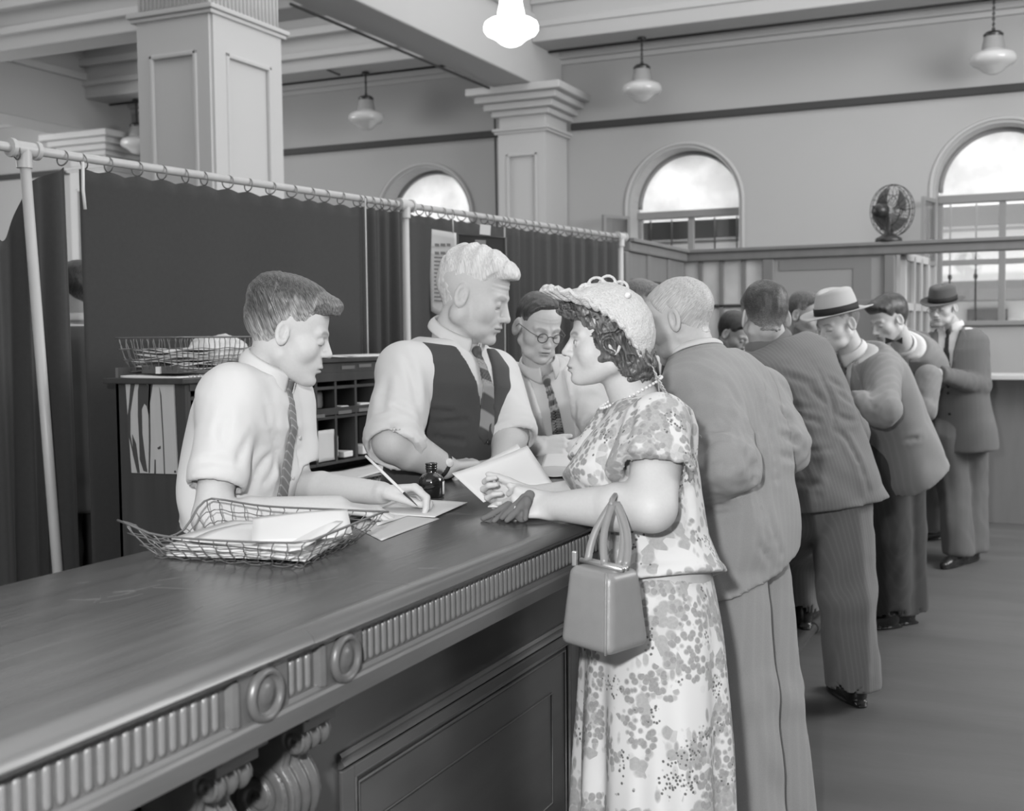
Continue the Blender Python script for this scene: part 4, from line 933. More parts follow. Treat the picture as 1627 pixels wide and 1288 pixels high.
def arm_piece(el, wr, hd, re=.043, rw=.028, extra=None, h=.0036, up=None):
    """forearm from elbow (or higher) to wrist, joined to the hand; hd = hand_fns(...)"""
    hf, lo, hi, _ = hd; el = np.asarray(el); wr = np.asarray(wr)
    mid = el*.68+wr*.32
    def fn(p):
        d = cone(p, el, mid, re*.94, re); d = smin(d, cone(p, mid, wr, re, rw), .01)
        if up is not None: d = smin(d, cone(p, up[0], el, up[1], re*.98), .02)
        return smin(d, hf(p), .014)
    lo2 = np.minimum(lo, np.minimum(el, wr)-re-.015); hi2 = np.maximum(hi, np.maximum(el, wr)+re+.015)
    if up is not None: lo2 = np.minimum(lo2, up[0]-up[1]-.01); hi2 = np.maximum(hi2, up[0]+up[1]+.01)
    return fn, lo2, hi2, h
# -- torso
KEYS_M = [(-.45, .205, .13, .135, 0), (-.15, .190, .125, .135, 0), (0, .178, .120, .130, 0), (.22, .165, .115, .115, .004), (.5, .172, .120, .118, .006), (.75, .182, .118, .120, 0), (.86, .178, .098, .110, -.008), (.94, .135, .075, .090, -.015), (1.0, .075, .062, .068, -.012), (1.06, .058, .055, .058, -.005)]
class Torso:
    def __init__(s, hip, neck, right, keys=KEYS_M, k=1., n=2.3, bend=0.):
        s.a = np.asarray(hip, float); s.b = np.asarray(neck, float); ax = s.b-s.a; s.L = float(np.linalg.norm(ax)); s.U = ax/s.L
        right = np.asarray(right, float); s.R = nrm(right-s.U*np.dot(right, s.U)); s.F = np.cross(s.U, s.R); s.K = np.array(keys, float); s.k = k; s.n = n; s.bend = bend
        s.M = np.stack([s.R, s.F, s.U], 1)
    def loc(s, p):
        q = (p-s.a.astype(np.float32))@s.M.astype(np.float32); return q[:, 0], q[:, 1], q[:, 2]/s.L
    def fn(s, p, inf=0., s0=0., s1=1.06):
        u, v, t = s.loc(p); K = s.K; w = np.interp(t, K[:, 0], K[:, 1])*s.k+inf; df = np.interp(t, K[:, 0], K[:, 2])*s.k+inf; db = np.interp(t, K[:, 0], K[:, 3])*s.k+inf
        off = np.interp(t, K[:, 0], K[:, 4])*s.k-s.bend*np.clip(4*t*(1-t), -1, 1)
        v = v-off; dd = np.where(v > 0, df, db); k = (np.abs(u/w)**s.n+np.abs(v/dd)**s.n)**(1/s.n)
        d = ((k-1)*np.minimum(w, dd)).astype(np.float32)
        return np.maximum(np.maximum(d, (t-s1)*s.L), (s0-t)*s.L)
    def at(s, u, v, t): return s.a+s.R*u+s.F*v+s.U*(t*s.L)
    def surf(s, u, t, inf=0., back=False):
        K = s.K; w = np.interp(t, K[:, 0], K[:, 1])*s.k+inf; dd = np.interp(t, K[:, 0], K[:, 3 if back else 2])*s.k+inf; off = np.interp(t, K[:, 0], K[:, 4])*s.k-s.bend*np.clip(4*t*(1-t), -1, 1)
        v = dd*max(0, 1-abs(u/w)**s.n)**(1/s.n); return s.at(u, (-v if back else v)+off, t)
def poly2(u, t, pts):
    """signed distance-ish to a convex polygon in (u, t)"""
    n = len(pts); A = 0.5*sum(pts[i][0]*pts[(i+1) % n][1]-pts[(i+1) % n][0]*pts[i][1] for i in range(n)); sg = 1 if A > 0 else -1; d = None
    for i in range(n):
        (x0, y0), (x1, y1) = pts[i], pts[(i+1) % n]; nx, ny = (y1-y0)*sg, -(x1-x0)*sg; l = math.hypot(nx, ny)+1e-9
        e = ((u-x0)*nx+(t-y0)*ny)/l; d = e if d is None else np.maximum(d, e)
    return d
def patch(T, inf, pts, thick=.02, front=True):
    """a band of cloth lying on the front of the torso: polygon in (u metres, t*L metres)"""
    def fn(p):
        u, v, t = T.loc(p); d = T.fn(p, inf, -1, 1.06); m = poly2(u, t*T.L, pts)
        return np.maximum(np.maximum(np.maximum(d, -(d+thick)), m), -(v+.02) if front else (v-.02))
    return fn
def limb(p, pts, rs, k=.02):
    d = None
    for a, b, ra, rb in zip(pts, pts[1:], rs, rs[1:]):
        e = cone(p, a, b, ra, rb); d = e if d is None else smin(d, e, k)
    return d
def folds(p, a, b, amp, f=55, seed=0, swirl=.0):
    """cross-folds round a sleeve or trouser leg running a -> b"""
    a = np.asarray(a, np.float32); b = np.asarray(b, np.float32); ax = b-a; L = float(np.linalg.norm(ax)); ax = ax/L
    t = (p-a)@ax; e1 = np.cross(ax, [.3, .2, .9]); e1 = (e1/np.linalg.norm(e1)).astype(np.float32); e2 = np.cross(ax, e1).astype(np.float32); q = p-a
    x, y = q@e1, q@e2
    n = vnoise(np.stack([x*13+seed, y*13+t*swirl, t*f*.55+x*12+seed*3.1], 1))
    return amp*(.4*(1-np.abs(n)*2.2).clip(-.6, 1)+.7*n)
def drape(p, T, amp, seed=0, fx=9, ft=3.2):
    u, v, t = T.loc(p); n = vnoise(np.stack([u*fx+t*3.5+seed, v*fx, t*ft*1.0+u*6], 1)); return amp*1.2*n
def surfpt(fn, px, py, d0, d1, n=160):
    """first point of a form met along the line through a picture point"""
    ds = np.linspace(d0, d1, n); pts = np.array([P(px, py, d) for d in ds]).astype(np.float32); v = fn(pts); i = np.argmax(v < 0)
    return pts[i].astype(float) if v[i] < 0 else None
def creases(fn, lines, d0, d1, depth=.010, r=.011):
    """carve narrow valleys into a garment along picture-measured lines laid on its surface"""
    segs = []
    for ln in lines:
        ln = np.array(ln, float); n = len(ln); tt = np.linspace(0, n-1, 4*(n-1)+1); k = np.arange(n)
        if n > 2:      # smooth the measured line
            c = np.polyfit(k, ln, 2 if n == 3 else 3 if n > 3 else 1); ln = np.stack([np.polyval(c[:, i], tt) for i in (0, 1)], 1)
        else: ln = np.stack([np.interp(tt, k, ln[:, i]) for i in (0, 1)], 1)
        pts = [surfpt(fn, x, y, d0, d1) for x, y in ln]; m = len(pts)
        for i in range(m-1):
            if pts[i] is not None and pts[i+1] is not None and np.linalg.norm(pts[i]-pts[i+1]) < .12: segs.append((pts[i], pts[i+1], math.sin(math.pi*(i+.5)/m)**.8))
    def g(p):
        d = fn(p); A = np.zeros(len(p), np.float32); B = np.zeros(len(p), np.float32)
        for a, b, w in segs:
            e = cone(p, a, b, 0, 0); A = np.maximum(A, w*np.exp(-(e/r)**2)); B = np.maximum(B, w*np.exp(-((e-r*2.1)/(r*1.2))**2))
        return d+depth*A-depth*.5*B
    return g
def piece(name, fn, lo, hi, h, m, parent, rel=1, label=None, attr=None):
    v, q = iso(fn, lo, hi, h)
    if rel: v = relax(v, q, rel)
    o = link(name, qmesh(name, v, q, True, attr(v) if attr else None), m, parent)
    if label: o['label'] = label
    return o
def bounds(*pts, pad=.2): a = np.array(pts); return a.min(0)-pad, a.max(0)+pad
def collar(T, neck, up, fwd, rx, ry, h, drop, open_, m, parent, tip=.03, lift=.0, flare=.012):
    """turned-down shirt collar: a band with two points; open_ = half opening angle in degrees at the front"""
    up = nrm(up); fwd = nrm(np.asarray(fwd)-up*np.dot(fwd, up)); rt = np.cross(fwd, up); c = np.asarray(neck, float)
    a0 = math.radians(open_)
    def fn(i, j):
        a = a0+(math.tau-2*a0)*i; e = min(i, 1-i); pt = math.exp(-(e/.10)**2)
        dr = fwd*math.cos(a)+rt*math.sin(a)
        if j < .4: z = h*(j/.4); r = 0
        else: k = (j-.4)/.6; z = h-(drop+tip*pt)*k; r = flare*math.sin(min(1, k*1.4)*1.57)+.004
        fz = lift*(1-math.cos(a))/2
        return tuple(c+rt*math.sin(a)*(rx+r)+fwd*math.cos(a)*(ry+r)+up*(z+fz)-fwd*0)
    return MB().grid(fn, 48, 10, .0022).build('collar', m, parent, True)
def band(c, ax, e1, r1, r2, w, th, m, parent, name, n=32):
    ax = nrm(ax); e1 = nrm(np.asarray(e1)-ax*np.dot(e1, ax)); e2 = np.cross(ax, e1); c = np.asarray(c)
    def fn(i, j): a = i*math.tau; return tuple(c+e1*math.cos(a)*r1+e2*math.sin(a)*r2+ax*(j-.5)*w)
    return MB().grid(fn, n, 2, th).build(name, m, parent, True)
def shoe(name, heel, toe_dir, m, parent, s=1.):
    f = nrm(np.asarray(toe_dir)*[1, 1, 0]); r = np.cross(f, (0, 0, 1)); h = np.asarray(heel, float)
    R = np.stack([r, f, [0, 0, 1]], 1).astype(np.float32)
    def fn(p):
        q = (p-h.astype(np.float32))@R/s
        d = smin(cone(q, (0, .035, .045), (0, .20, .028), .042, .038), cone(q, (0, .20, .026), (0, .255, .022), .038, .026), .02)
        d = smin(d, cone(q, (0, .03, .05), (0, .045, .10), .040, .043), .02)
        sole = rbox(q, (0, .125, .006), (.044, .155, .007), None, .004); sole = smax(sole, ell(q, (0, .125, .0), (.049, .165, .1)), .003)
        hl = rbox(q, (0, .02, .012), (.034, .035, .012), None, .004)
        d = smin(d, sole, .004); d = np.minimum(d, hl); d = smax(d, ell(q, (0, .12, .04), (.047, .168, .14)), .004)
        return smax(d, -q[:, 2], .001)*s
    lo, hi = h-.3, h+.32; hi[2] = .17; lo[2] = -.02
    return piece(name, fn, lo, hi, .006, m, parent)
def buttons(T, inf, pts, m, parent, r=.007):
    for u, t in pts:
        c = T.surf(u, t, inf); n = nrm(c-T.at(0, -.05, t)); MB().lathe(c-n*.001, [(r, 0), (r, .002), (r*.8, .0032), (r*.4, .0026)], 14, tuple(n)).build('button', m, parent, True)
bpy.context.view_layer.update()
# ---------------------------------------------------------------- heads (local frame: x = the person's right, y = forward, z = up, eyes at z = 0)
def head_fn(o):
    """o: dict of proportions"""
    g = o.get
    nose = g('nose', 1.); full = g('full', 0.); age = g('age', 0.); lid = g('lid', 1.); jaw = g('jaw', 0.); chin = g('chin', 0.)
    def fn(p):
        x = np.abs(p[:, 0]); q = p.copy(); q[:, 0] = x
        d = ell(p, (0, -.014, .032), (.075+full*.003, .097, .085))
        d = smin(d, ell(p, (0, .034, .045), (.060, .052, .052)), .02)
        d = smin(d, ell(p, (0, .036, -.030), (.057+full*.008, .054, .075)), .03)
        d = smin(d, cone(q, (.047+full*.008+jaw, -.002, -.055), (.014, .064, -.096-chin), .022+full*.006, .019), .025)
        d = smin(d, ell(p, (0, .080+chin*.5, -.099-chin), (.020, .016, .016)), .014)
        d = smin(d, ell(q, (.044, .052, -.028), (.022+full*.006, .026, .026+full*.006)), .02)           # cheek
        d = smin(d, cone(q, (.012, .088, .017), (.044, .074, .016), .008, .008), .014)                 # brow
        d = smin(d, ell(p, (0, .074, -.060), (.032, .026, .028)), .016)                                # muzzle
        d = smax(d, -ell(q, (.031, .101, -.001), (.017, .016, .0105)), .010)                           # socket
        d = smin(d, ell(q, (.031, .0775, -.003), (.0150, .0135, .0125)), .003)                         # lid bulge
        # nose
        d = smin(d, cone(p, (0, .088, .008), (0, .102+.006*nose, -.030*nose-.002), .0075, .0085+.0015*nose), .010)
        d = smin(d, ell(p, (0, .103+.006*nose, -.034*nose-.002), (.0105*nose, .010*nose, .0085*nose)), .006)
        d = smin(d, ell(q, (.0115*nose, .097+.003*nose, -.037*nose-.001), (.0075, .010, .0075)), .005)
        d = smax(d, -ell(q, (.0065*nose, .099+.004*nose, -.0445*nose), (.003, .0045, .003)), .003)
        # lips
        lf = g('lips', 1.)
        d = smin(d, ell(p, (0, .0945, -.0625), (.021, .0095, .0058*lf)), .005)
        d = smin(d, ell(p, (0, .0915, -.0728), (.018, .0105, .0068*lf)), .005)
        d = smax(d, -ell(q, (.0, .106, -.0672), (.027, .013, .0016)), .003)
        d = smax(d, -ell(p, (0, .098, -.084), (.016, .008, .005)), .008)
        # eye slit
        if lid < 1: d = smax(d, -ell(q, (.031, .091, -.0045+.001*(1-lid)), (.0125, .012, .0018+.0042*(1-lid))), .0015)
        else: d = smax(d, -ell(q, (.031, .0925, -.0105), (.014, .004, .0012)), .002)
        d = smax(d, -ell(q, (.031, .0915, .0065), (.015, .004, .0012)), .003)                          # lid crease
        if age:
            d = smax(d, -cone(q, (.017, .103, -.040), (.034, .087, -.068), .0022*age, .0028*age), .008) # nasolabial
            d = smin(d, ell(q, (.040, .045, -.082), (.022, .028, .018)), .02)
            d = smax(d, -cone(q, (.018, .090, -.016), (.040, .080, -.018), .0015, .0015), .005)
            d = d+.0012*age*np.sin(p[:, 2]*520)*np.exp(-((p[:, 2]-.048)/.016)**2)*(p[:, 1] > .06)
        # ear
        es = g('ear', 1.)
        ex = .0755+full*.003
        Re = _rot(0, -14, 26)
        e = ell(q, (ex+.006, -.008, -.006), (.008*es, .0195*es, .033*es), _rot(0, -12, 24))
        e = smax(e, -ell(q, (ex+.0135*es, -.0035, -.003), (.0105, .0120*es, .0225*es), _rot(0, -12, 24)), .003)
        e = smin(e, ell(q, (ex+.001, -.012, -.004), (.006, .009*es, .018*es)), .004)
        e = smin(e, ell(q, (ex+.003, .004, -.008), (.0055, .005, .007)), .004)
        d = smin(d, e, .006)
        return d
    return fn
def _rot(rx, ry, rz):
    a, b, c = np.radians([rx, ry, rz])
    X = np.array([[1, 0, 0], [0, np.cos(a), -np.sin(a)], [0, np.sin(a), np.cos(a)]])
    Y = np.array([[np.cos(b), 0, np.sin(b)], [0, 1, 0], [-np.sin(b), 0, np.cos(b)]])
    Z = np.array([[np.cos(c), -np.sin(c), 0], [np.sin(c), np.cos(c), 0], [0, 0, 1]])
    return Z@Y@X
def face_tone(v, o):
    """albedo factor on head-local vertices: lips, brows, lash lines, and shade painted into mouth line, nostrils, eye sockets"""
    x = np.abs(v[:, 0]); y = v[:, 1]; z = v[:, 2]; f = y > .05
    t = np.ones(len(v))
    def blob(cx, cz, rx, rz, pw=2): return np.exp(-(((x-cx)/rx)**2+((z-cz)/rz)**2)**pw)*f
    bz = .0155+.004*np.sin(np.clip((x-.014)/.034, 0, 1)*np.pi)
    brow = np.exp(-(((z-bz-.001)/.0042)**2+((x-.031)/.019)**4)**2)*(y > .055)
    t *= 1-o.get('brow', .55)*brow
    t *= 1-o.get('lipc', .28)*blob(0, -.0675, .024, .0085)
    t *= 1-.75*np.exp(-((z+.0675)/.0014)**2)*(x < .024)*(y > .07)  # shade between the lips, put into the colour
    if o.get('lid', 1.) >= 1: t *= 1-.65*np.exp(-((z+.0105+.10*(x-.031)**2/.014)/.0016)**2)*(np.abs(x-.031) < .0135)*(y > .06)
    else: t *= 1-.75*np.exp(-((z-.0015)/.0016)**2)*(np.abs(x-.031) < .014)*(y > .06)
    t *= 1-.5*np.exp(-((x-.0065)/.004)**2-((z+.044*o.get('nose', 1.))/.003)**2)*(y > .09)  # nostril shade painted on the skin
    t *= 1-.10*blob(.031, -.001, .018, .012, 1)  # eye sockets tinted darker as painted shade
    t *= 1-o.get('beard', .0)*np.clip((-.045-z)/.02, 0, 1)*(y > .0)
    return t
# ---------------------------------------------------------------- cloth and skin materials
SKIN = skin_mat('skin', 194); SKINW = skin_mat('skin_fair', 194); SKINR = skin_mat('skin_ruddy', 178)
SHIRT = mat('white_shirt', 208, .85, .15, n1=(700, 700, 700), var=.03, bump=.0003, bscale=(600, 600, 600), sheen=.1)
VESTM = mat('dark_waistcoat', 72, .9, .15, n1=(500, 500, 500), var=.12, sheen=.1)
TROU = mat('dark_trousers', 62, .9, .15, n1=(300, 300, 300), var=.1)
SHOEM = mat('black_shoe', 34, .25, .5); EYEW = mat('eye_white', 205, .2, .5); EYED = mat('eye_iris', 30, .1, .5)
def clothmat(name, v, stripe=0, amt=.25, w=18, **k):
    """wool cloth; stripe = lines per metre across the garment (attribute 'su')"""
    m = mat(name, v, .9, .15, n1=(350, 350, 350), var=.10, sheen=.12, bump=.0003, bscale=(700, 700, 700), **k)
    if stripe and 'striped' not in m:
        m['striped'] = 1; nt = m.node_tree; N = nt.nodes; L = nt.links; b = N['Principled BSDF']; src = b.inputs['Base Color'].links[0].from_socket
        at = N.new('ShaderNodeAttribute'); at.attribute_name = 'su'; p = at.outputs['Fac']
        for op, q in (('MULTIPLY', stripe*math.pi), ('SINE', 0), ('ABSOLUTE', 0), ('POWER', w), ('MULTIPLY', amt), ('ADD', 1.)):
            n = N.new('ShaderNodeMath'); n.operation = op; L.new(p, n.inputs[0]); n.inputs[1].default_value = q; p = n.outputs[0]
        mx = N.new('ShaderNodeMath'); mx.operation = 'MULTIPLY'; L.new(src, mx.inputs[0]); L.new(p, mx.inputs[1]); L.new(mx.outputs[0], b.inputs['Base Color'])
    return m
def su_attr(T, around=True):
    def f(v):
        u, w_, t = T.loc(v.astype(np.float32)); return {'su': u}
    return f
def tiemat(name, v, v2, sc, rot=35, w=.5):
    if name in MATS: return MATS[name]
    m = bpy.data.materials.new(name); m.use_nodes = True; nt = m.node_tree; N = nt.nodes; L = nt.links; b = N['Principled BSDF']; b.inputs['Roughness'].default_value = .6
    tc = N.new('ShaderNodeTexCoord'); mp = N.new('ShaderNodeMapping'); mp.inputs['Rotation'].default_value = (math.radians(rot), math.radians(rot), 0); L.new(tc.outputs['Object'], mp.inputs[0])
    wv = N.new('ShaderNodeTexWave'); wv.bands_direction = 'Z'; wv.inputs['Scale'].default_value = sc; L.new(mp.outputs[0], wv.inputs['Vector'])
    rp = N.new('ShaderNodeValToRGB'); rp.color_ramp.interpolation = 'LINEAR'; a, c = lin(v), lin(v2); rp.color_ramp.elements[0].position = w-.1; rp.color_ramp.elements[0].color = (a, a, a, 1); rp.color_ramp.elements[1].position = w+.1; rp.color_ramp.elements[1].color = (c, c, c, 1)
    L.new(wv.outputs['Fac'], rp.inputs[0]); L.new(rp.outputs[0], b.inputs['Base Color']); MATS[name] = m; return m
# ---------------------------------------------------------------- generic builders
def body(parent, hd, neck, m, pieces=(), T=None, legs=(), rn=.058, h=.0032):
    """one skin mesh: head, neck, arms with hands, and the hidden trunk and legs inside the clothes"""
    VS, QS, TN, o = [], [], [], 0
    v, q, t = head_mesh(hd, neck, rn, h); VS.append(v); QS.append(q); TN.append(t); o += len(v)
    for fn, lo, hi, hh in pieces:
        v, q = iso(fn, lo, hi, hh); v = relax(v, q, 1, .4); VS.append(v); QS.append(q+o); TN.append(np.ones(len(v))); o += len(v)
    if T is not None:
        def fn(p):
            d = T.fn(p, -.022, -.05, .98)
            for lg in legs: d = smin(d, limb(p, lg[:3], (.070, .048, .034)), .02)
            return d
        pts = [T.a, T.b]+[a for lg in legs for a in lg[:3]]; lo, hi = bounds(*pts, pad=.24)
        v, q = iso(fn, lo, hi, .022); VS.append(v); QS.append(q+o); TN.append(np.ones(len(v)))
    return link('body', qmesh('body', np.concatenate(VS), np.concatenate(QS), True, {'tone': np.concatenate(TN)}), m, parent)
def eyes(parent, hd, look=(0, 0)):
    for s in (-1, 1):
        c = hd.w((s*.031, .0775, -.003)); f = nrm(hd.R[:, 1]+hd.R[:, 0]*look[0]+hd.R[:, 2]*look[1]); r = .0128*hd.scale
        e = MB().lathe(c-f*r, [(r*math.sin(a), r*(1-math.cos(a))) for a in np.linspace(0.01, math.pi-.01, 14)], 20, tuple(f)).build('eye', EYEW, parent, True)
        MB().lathe(c+f*(r*.86), [(.0062*hd.scale, 0), (.0056*hd.scale, r*.09), (.003*hd.scale, r*.155), (.0004, r*.17)], 18, tuple(f)).build('iris', EYED, e, True)
def sleeves_fn(arms, rs, amp=.005, seed=0, k=.02):
    fs = []
    for i, a in enumerate(arms):
        sh, el, wr = [np.asarray(q, float) for q in a[:3]]; r = a[3] if len(a) > 3 else rs
        def f(p, sh=sh, el=el, wr=wr, r=r, i=i):
            d = limb(p, (sh, el, wr), r, k)
            d = smax(d, plane(p, wr, wr-el), .004)
            m = np.exp(-(np.linalg.norm(p-el.astype(np.float32), axis=1)/.12)**2)
            return d-folds(p, sh, el, amp*.8, 42, seed+i)-folds(p, el, wr, amp*.8, 55, seed+i+9, 8)-amp*m*vnoise((p-el.astype(np.float32))*38+seed)
        fs.append(f)
    return fs
def jacket(parent, T, arms, m, inf=.020, hem=-.42, top=.985, rs=(.074, .064, .050), V=None, lap=None, amp=.005, h=.009, seed=0, cr=None, d0=2, d1=9, attr=True, name='jacket', hemtilt=None, k=.05, lapm=None, extra=None):
    sl = sleeves_fn(arms, rs, amp, seed)
    def base(p):
        u, v, t = T.loc(p)
        d = T.fn(p, inf, hem, top)-drape(p, T, amp, seed)
        if hemtilt is not None: d = np.maximum(d, plane(p, hemtilt[0], hemtilt[1]))
        for a, f in zip(arms, sl): d = smin(d, f(p), kat(p, a[0], k+.01))
        if V: 
            c = np.maximum(poly2(u, t*T.L, V), -v); d = smax(d, -c, .006)
        if extra: d = extra(p, d)
        return d
    fn = creases(base, cr, d0, d1) if cr else base
    pts = [T.at(0, 0, hem), T.b]+[q for a in arms for q in a[:3]]; lo, hi = bounds(*pts, pad=.26)
    o = piece(name, fn, lo, hi, h, m, parent, attr=su_attr(T) if attr else None)
    if lap:
        for nm, pl, i2 in lap:
            f2 = patch(T, inf+i2, pl, .03); lo, hi = bounds(T.at(0, 0, 0), T.b, pad=.25); piece(nm, f2, lo, hi, .006, lapm or m, parent, attr=su_attr(T) if attr else None)
    return o
def trousers(parent, T, legs, m, rs=(.105, .085, .098), inf=.014, top=.22, amp=.006, h=.010, seed=0, attr=True, cuff=.02, crease=True):
    def fn(p):
        d = T.fn(p, inf, -.12, top)
        for i, lg in enumerate(legs):
            hj, kn, an = [np.asarray(q, float) for q in lg[:3]]; toe = nrm(lg[3]); r = lg[4] if len(lg) > 4 else rs
            e = limb(p, (hj, kn, an), r, .03)-folds(p, hj, kn, amp, 16, seed+i)-folds(p, kn, an, amp, 16, seed+i+5)
            if crease:      # pressed front and back edges
                w_ = np.cross(toe, nrm(hj-an)).astype(np.float32); q = p-kn.astype(np.float32); c = q@w_; 
                e = e-.010*np.exp(-(c/.022)**2)
            e = smax(e, plane(p, an-np.array([0, 0, cuff]), (0, 0, -1)), .004)
            e = smax(e, -np.maximum(limb(p, (kn, an-np.array([0, 0, .05])), (r[2]*.5, r[2]*.86)), -(p[:, 2]-(an[2]+.02))*-1), .003)
            d = smin(d, e, .03)
        return d
    pts = [T.at(0, 0, top)]+[q for a in legs for q in a[:3]]; lo, hi = bounds(*pts, pad=.2)
    return piece('trousers', fn, lo, hi, h, m, parent, attr=su_attr(T) if attr else None)
def tie(parent, T, m, inf, top, bot, w0=.012, w1=.032, u0=0, u1=0, name='tie', h=.004):
    L = T.L; f = patch(T, inf, [(u0-w0, top*L), (u1-w1, bot*L+.03), (u1, bot*L), (u1+w1, bot*L+.03), (u0+w0, top*L)], .006)
    kn = T.surf(u0, top, inf-.004)
    def fn(p): return smin(f(p), ell(p, kn, (.017, .014, .020), T.M), .006)
    lo, hi = bounds(T.at(u0, .1, top), T.at(u1, .1, bot), pad=.13); return piece(name, fn, lo, hi, h, m, parent)
def legs_of(hip, right, spread, knee, ankle, toe): return [(hip+right*s*spread, np.asarray(knee[i]), np.asarray(ankle[i]), toe) for i, s in enumerate((1, -1))]
def person(name, label, base): return thing('person', label, 'person', tuple(np.asarray(base)*[1, 1, 0]))
G_CUST, G_CLERK = 'customers waiting along the counter', 'clerks behind the counter'
# ================================================================= the boy clerk
def make_boy():
    hip = np.array([-1.800, P(405, 850, 2.85)[1], .93]); neck = P(424, 586, 2.85); F = hdir(-20); Rr = hdir(-110)
    t = person('boy', 'boy clerk with slicked side-parted hair and short white sleeves writing on the counter', hip); t['group'] = G_CLERK
    T = Torso(hip, neck, Rr, k=.86, bend=.03)
    hd = Head(P(457, 527, 2.83), 8, 16, 0, .98, lid=1., nose=.80, brow=.45, ear=.92, lipc=.22, jaw=-.004)
    shR, elR, wrR = P(368, 622, 2.74), P(335, 824, 2.63), P(536, 806, 2.66)
    shL, elL, wrL = P(455, 630, 2.98), P(468, 772, 2.98), P(606, 783, 2.80)
    hR = hand_fns(wrR, hdir(-6)+V(0, 0, -.10), (0, 0, -1), 1, curl=(28, 38, 25), thumb=hdir(30)*1.+V(0, 0, -.2), s=.95)
    hL = hand_fns(wrL, hdir(-8)+V(0, 0, .05), nrm(V(0, 0, -1)+hdir(-80)*.5), -1, curls=[(42, 48, 20), (52, 60, 30), (62, 68, 40), (68, 70, 45)], thumb=hdir(-18)+V(0, 0, -.28), s=.98, thumb_curl=10, spread=4)
    body(t, hd, neck, SKINW, [arm_piece(elR, wrR, hR, .040, .027, up=(shR*.55+elR*.45, .044)), arm_piece(elL, wrL, hL, .040, .027, up=(shL*.55+elL*.45, .044))], T, [(hip+Rr*.09, hip+Rr*.09-V(0, 0, .42), V(hip[0], hip[1]-.09, .08)), (hip-Rr*.09, hip-Rr*.09-V(0, 0, .42), V(hip[0], hip[1]+.09, .08))], rn=.052)
    hemR, hemL = shR*.24+elR*.76+V(0, 0, -.0), shL*.25+elL*.75
    ax = nrm(elR-shR)
    def base(p):
        d = T.fn(p, .014, -.3, .985)-drape(p, T, .006, 3, 12, 3)
        for sh, hm, el in ((shR, hemR, elR), (shL, hemL, elL)):
            a = nrm(hm-sh); s_ = limb(p, (sh, hm), (.066, .062))-folds(p, sh, hm, .005, 18, 4, 6)
            s_ = s_-.004*np.exp(-(((p-hm.astype(np.float32))@a.astype(np.float32)+.035)/.03)**2)      # turned-up cuff
            s_ = smax(s_, plane(p, hm, a), .003)
            d = smin(d, s_, kat(p, sh, .05))
        for sh, hm in ((shR, hemR), (shL, hemL)):
            a = nrm(hm-sh); d = np.maximum(d, -np.maximum(cone(p, hm-a*.03, hm+a*.02, .052, .056), -plane(p, hm-a*.03, a)))
        return d
    fn = creases(base, [[(417, 640), (436, 700), (450, 760)], [(428, 700), (436, 735), (420, 765)], [(395, 690), (375, 740)], [(450, 640), (470, 700), (478, 770)], [(303, 742), (345, 733), (385, 745)], [(437, 660), (440, 705)], [(392, 800), (410, 745), (430, 720)], [(360, 650), (352, 700)]], 2.3, 3.2, .009, .011)
    lo, hi = bounds(T.at(0, 0, -.3), neck, shR, hemR, shL, hemL, pad=.2); piece('shirt', fn, lo, hi, .0065, SHIRT, t)
    # placket and collar
    collar(T, neck+T.U*-.012+F*.004, nrm(T.U+F*.28), F, .055, .060, .034, .038, 14, SHIRT, t, .052, .008)
    tie(t, T, tiemat('boy_tie', 112, 150, 22, 30, .93), .022, .955, .12, .010, .030, 0, -.005)
    buttons(T, .022, [(-.035, .7), (-.035, .5), (-.035, .3)], mat('pearl_button', 200, .3), t, .005)
    lg = [(hip+Rr*.09, hip+Rr*.10-V(0, 0, .42), V(hip[0]-.02, hip[1]-.11, .09), F), (hip-Rr*.09, hip-Rr*.10-V(0, 0, .42), V(hip[0]-.02, hip[1]+.11, .09), F)]
    trousers(t, T, lg, TROU, h=.016, attr=False)
    for l_ in lg: shoe('shoe', l_[2]*[1, 1, 0]-F*.03, F, SHOEM, t)
    def tone(v):
        z = v[:, 2]; y = v[:, 1]; k = np.clip((z-np.maximum(hairline(y), -.045)-.002)/.075, 0, 1)+.10*vnoise(v.astype(np.float32)*np.float32([60, 120, 60])); k = np.clip(k, 0, 1); k = np.where(y > .05, np.maximum(k, .8), k); return 5.6-4.8*k**.7
    def fn(p):
        x, y, z = p[:, 0], p[:, 1], p[:, 2]; zl = np.maximum(hairline(y), -.052).astype(np.float32)+.005*vnoise(p*np.float32([110, 110, 25])); k = np.clip((z-zl)/.03, 0, 1)
        tz = np.clip((z-.035)/.06, 0, 1); th = .006+.016*tz*tz*(3-2*tz)+.004*(y < -.05)*tz
        d = nape(p)+.003-th*k
        d = smin(d, ell(p, (.004, .076, .082), (.046, .040, .026), _rot(18, 0, 0)), .022)
        d = smin(d, cone(p, (.020, .085, .082), (.030, .112, .058), .018, .005), .014)
        d = smin(d, ell(p, (0, -.02, .108), (.055, .075, .022)), .02)
        s_ = y*.83+z*.56-x*.15; d = d-.0005*np.sin(s_*520+6*vnoise(p*18))*k
        return smax(d, ((zl-.006)-z)*.8, .004)
    hair_mesh(hd, fn, .0026, tone=tone, m=hairmat('boy_hair', 80, -38, .36, .55), parent=t)
    # pen held in the hand
    a, b = P(581, 724, 2.80), P(663, 803, 2.70)
    pn = thing('dip_pen', 'slender pale dip pen held upright in the boy\'s writing hand', 'pen', tuple(b)); dd = b-a
    MB().tube([a, a+dd*.3, a+dd*.75], [.0028, .0036, .0034], 8).build('holder', PAPER, pn, True); MB().tube([a+dd*.75, a+dd*.82, b], [.0034, .0026, .0006], 8).build('nib', METAL, pn, True)
make_boy()
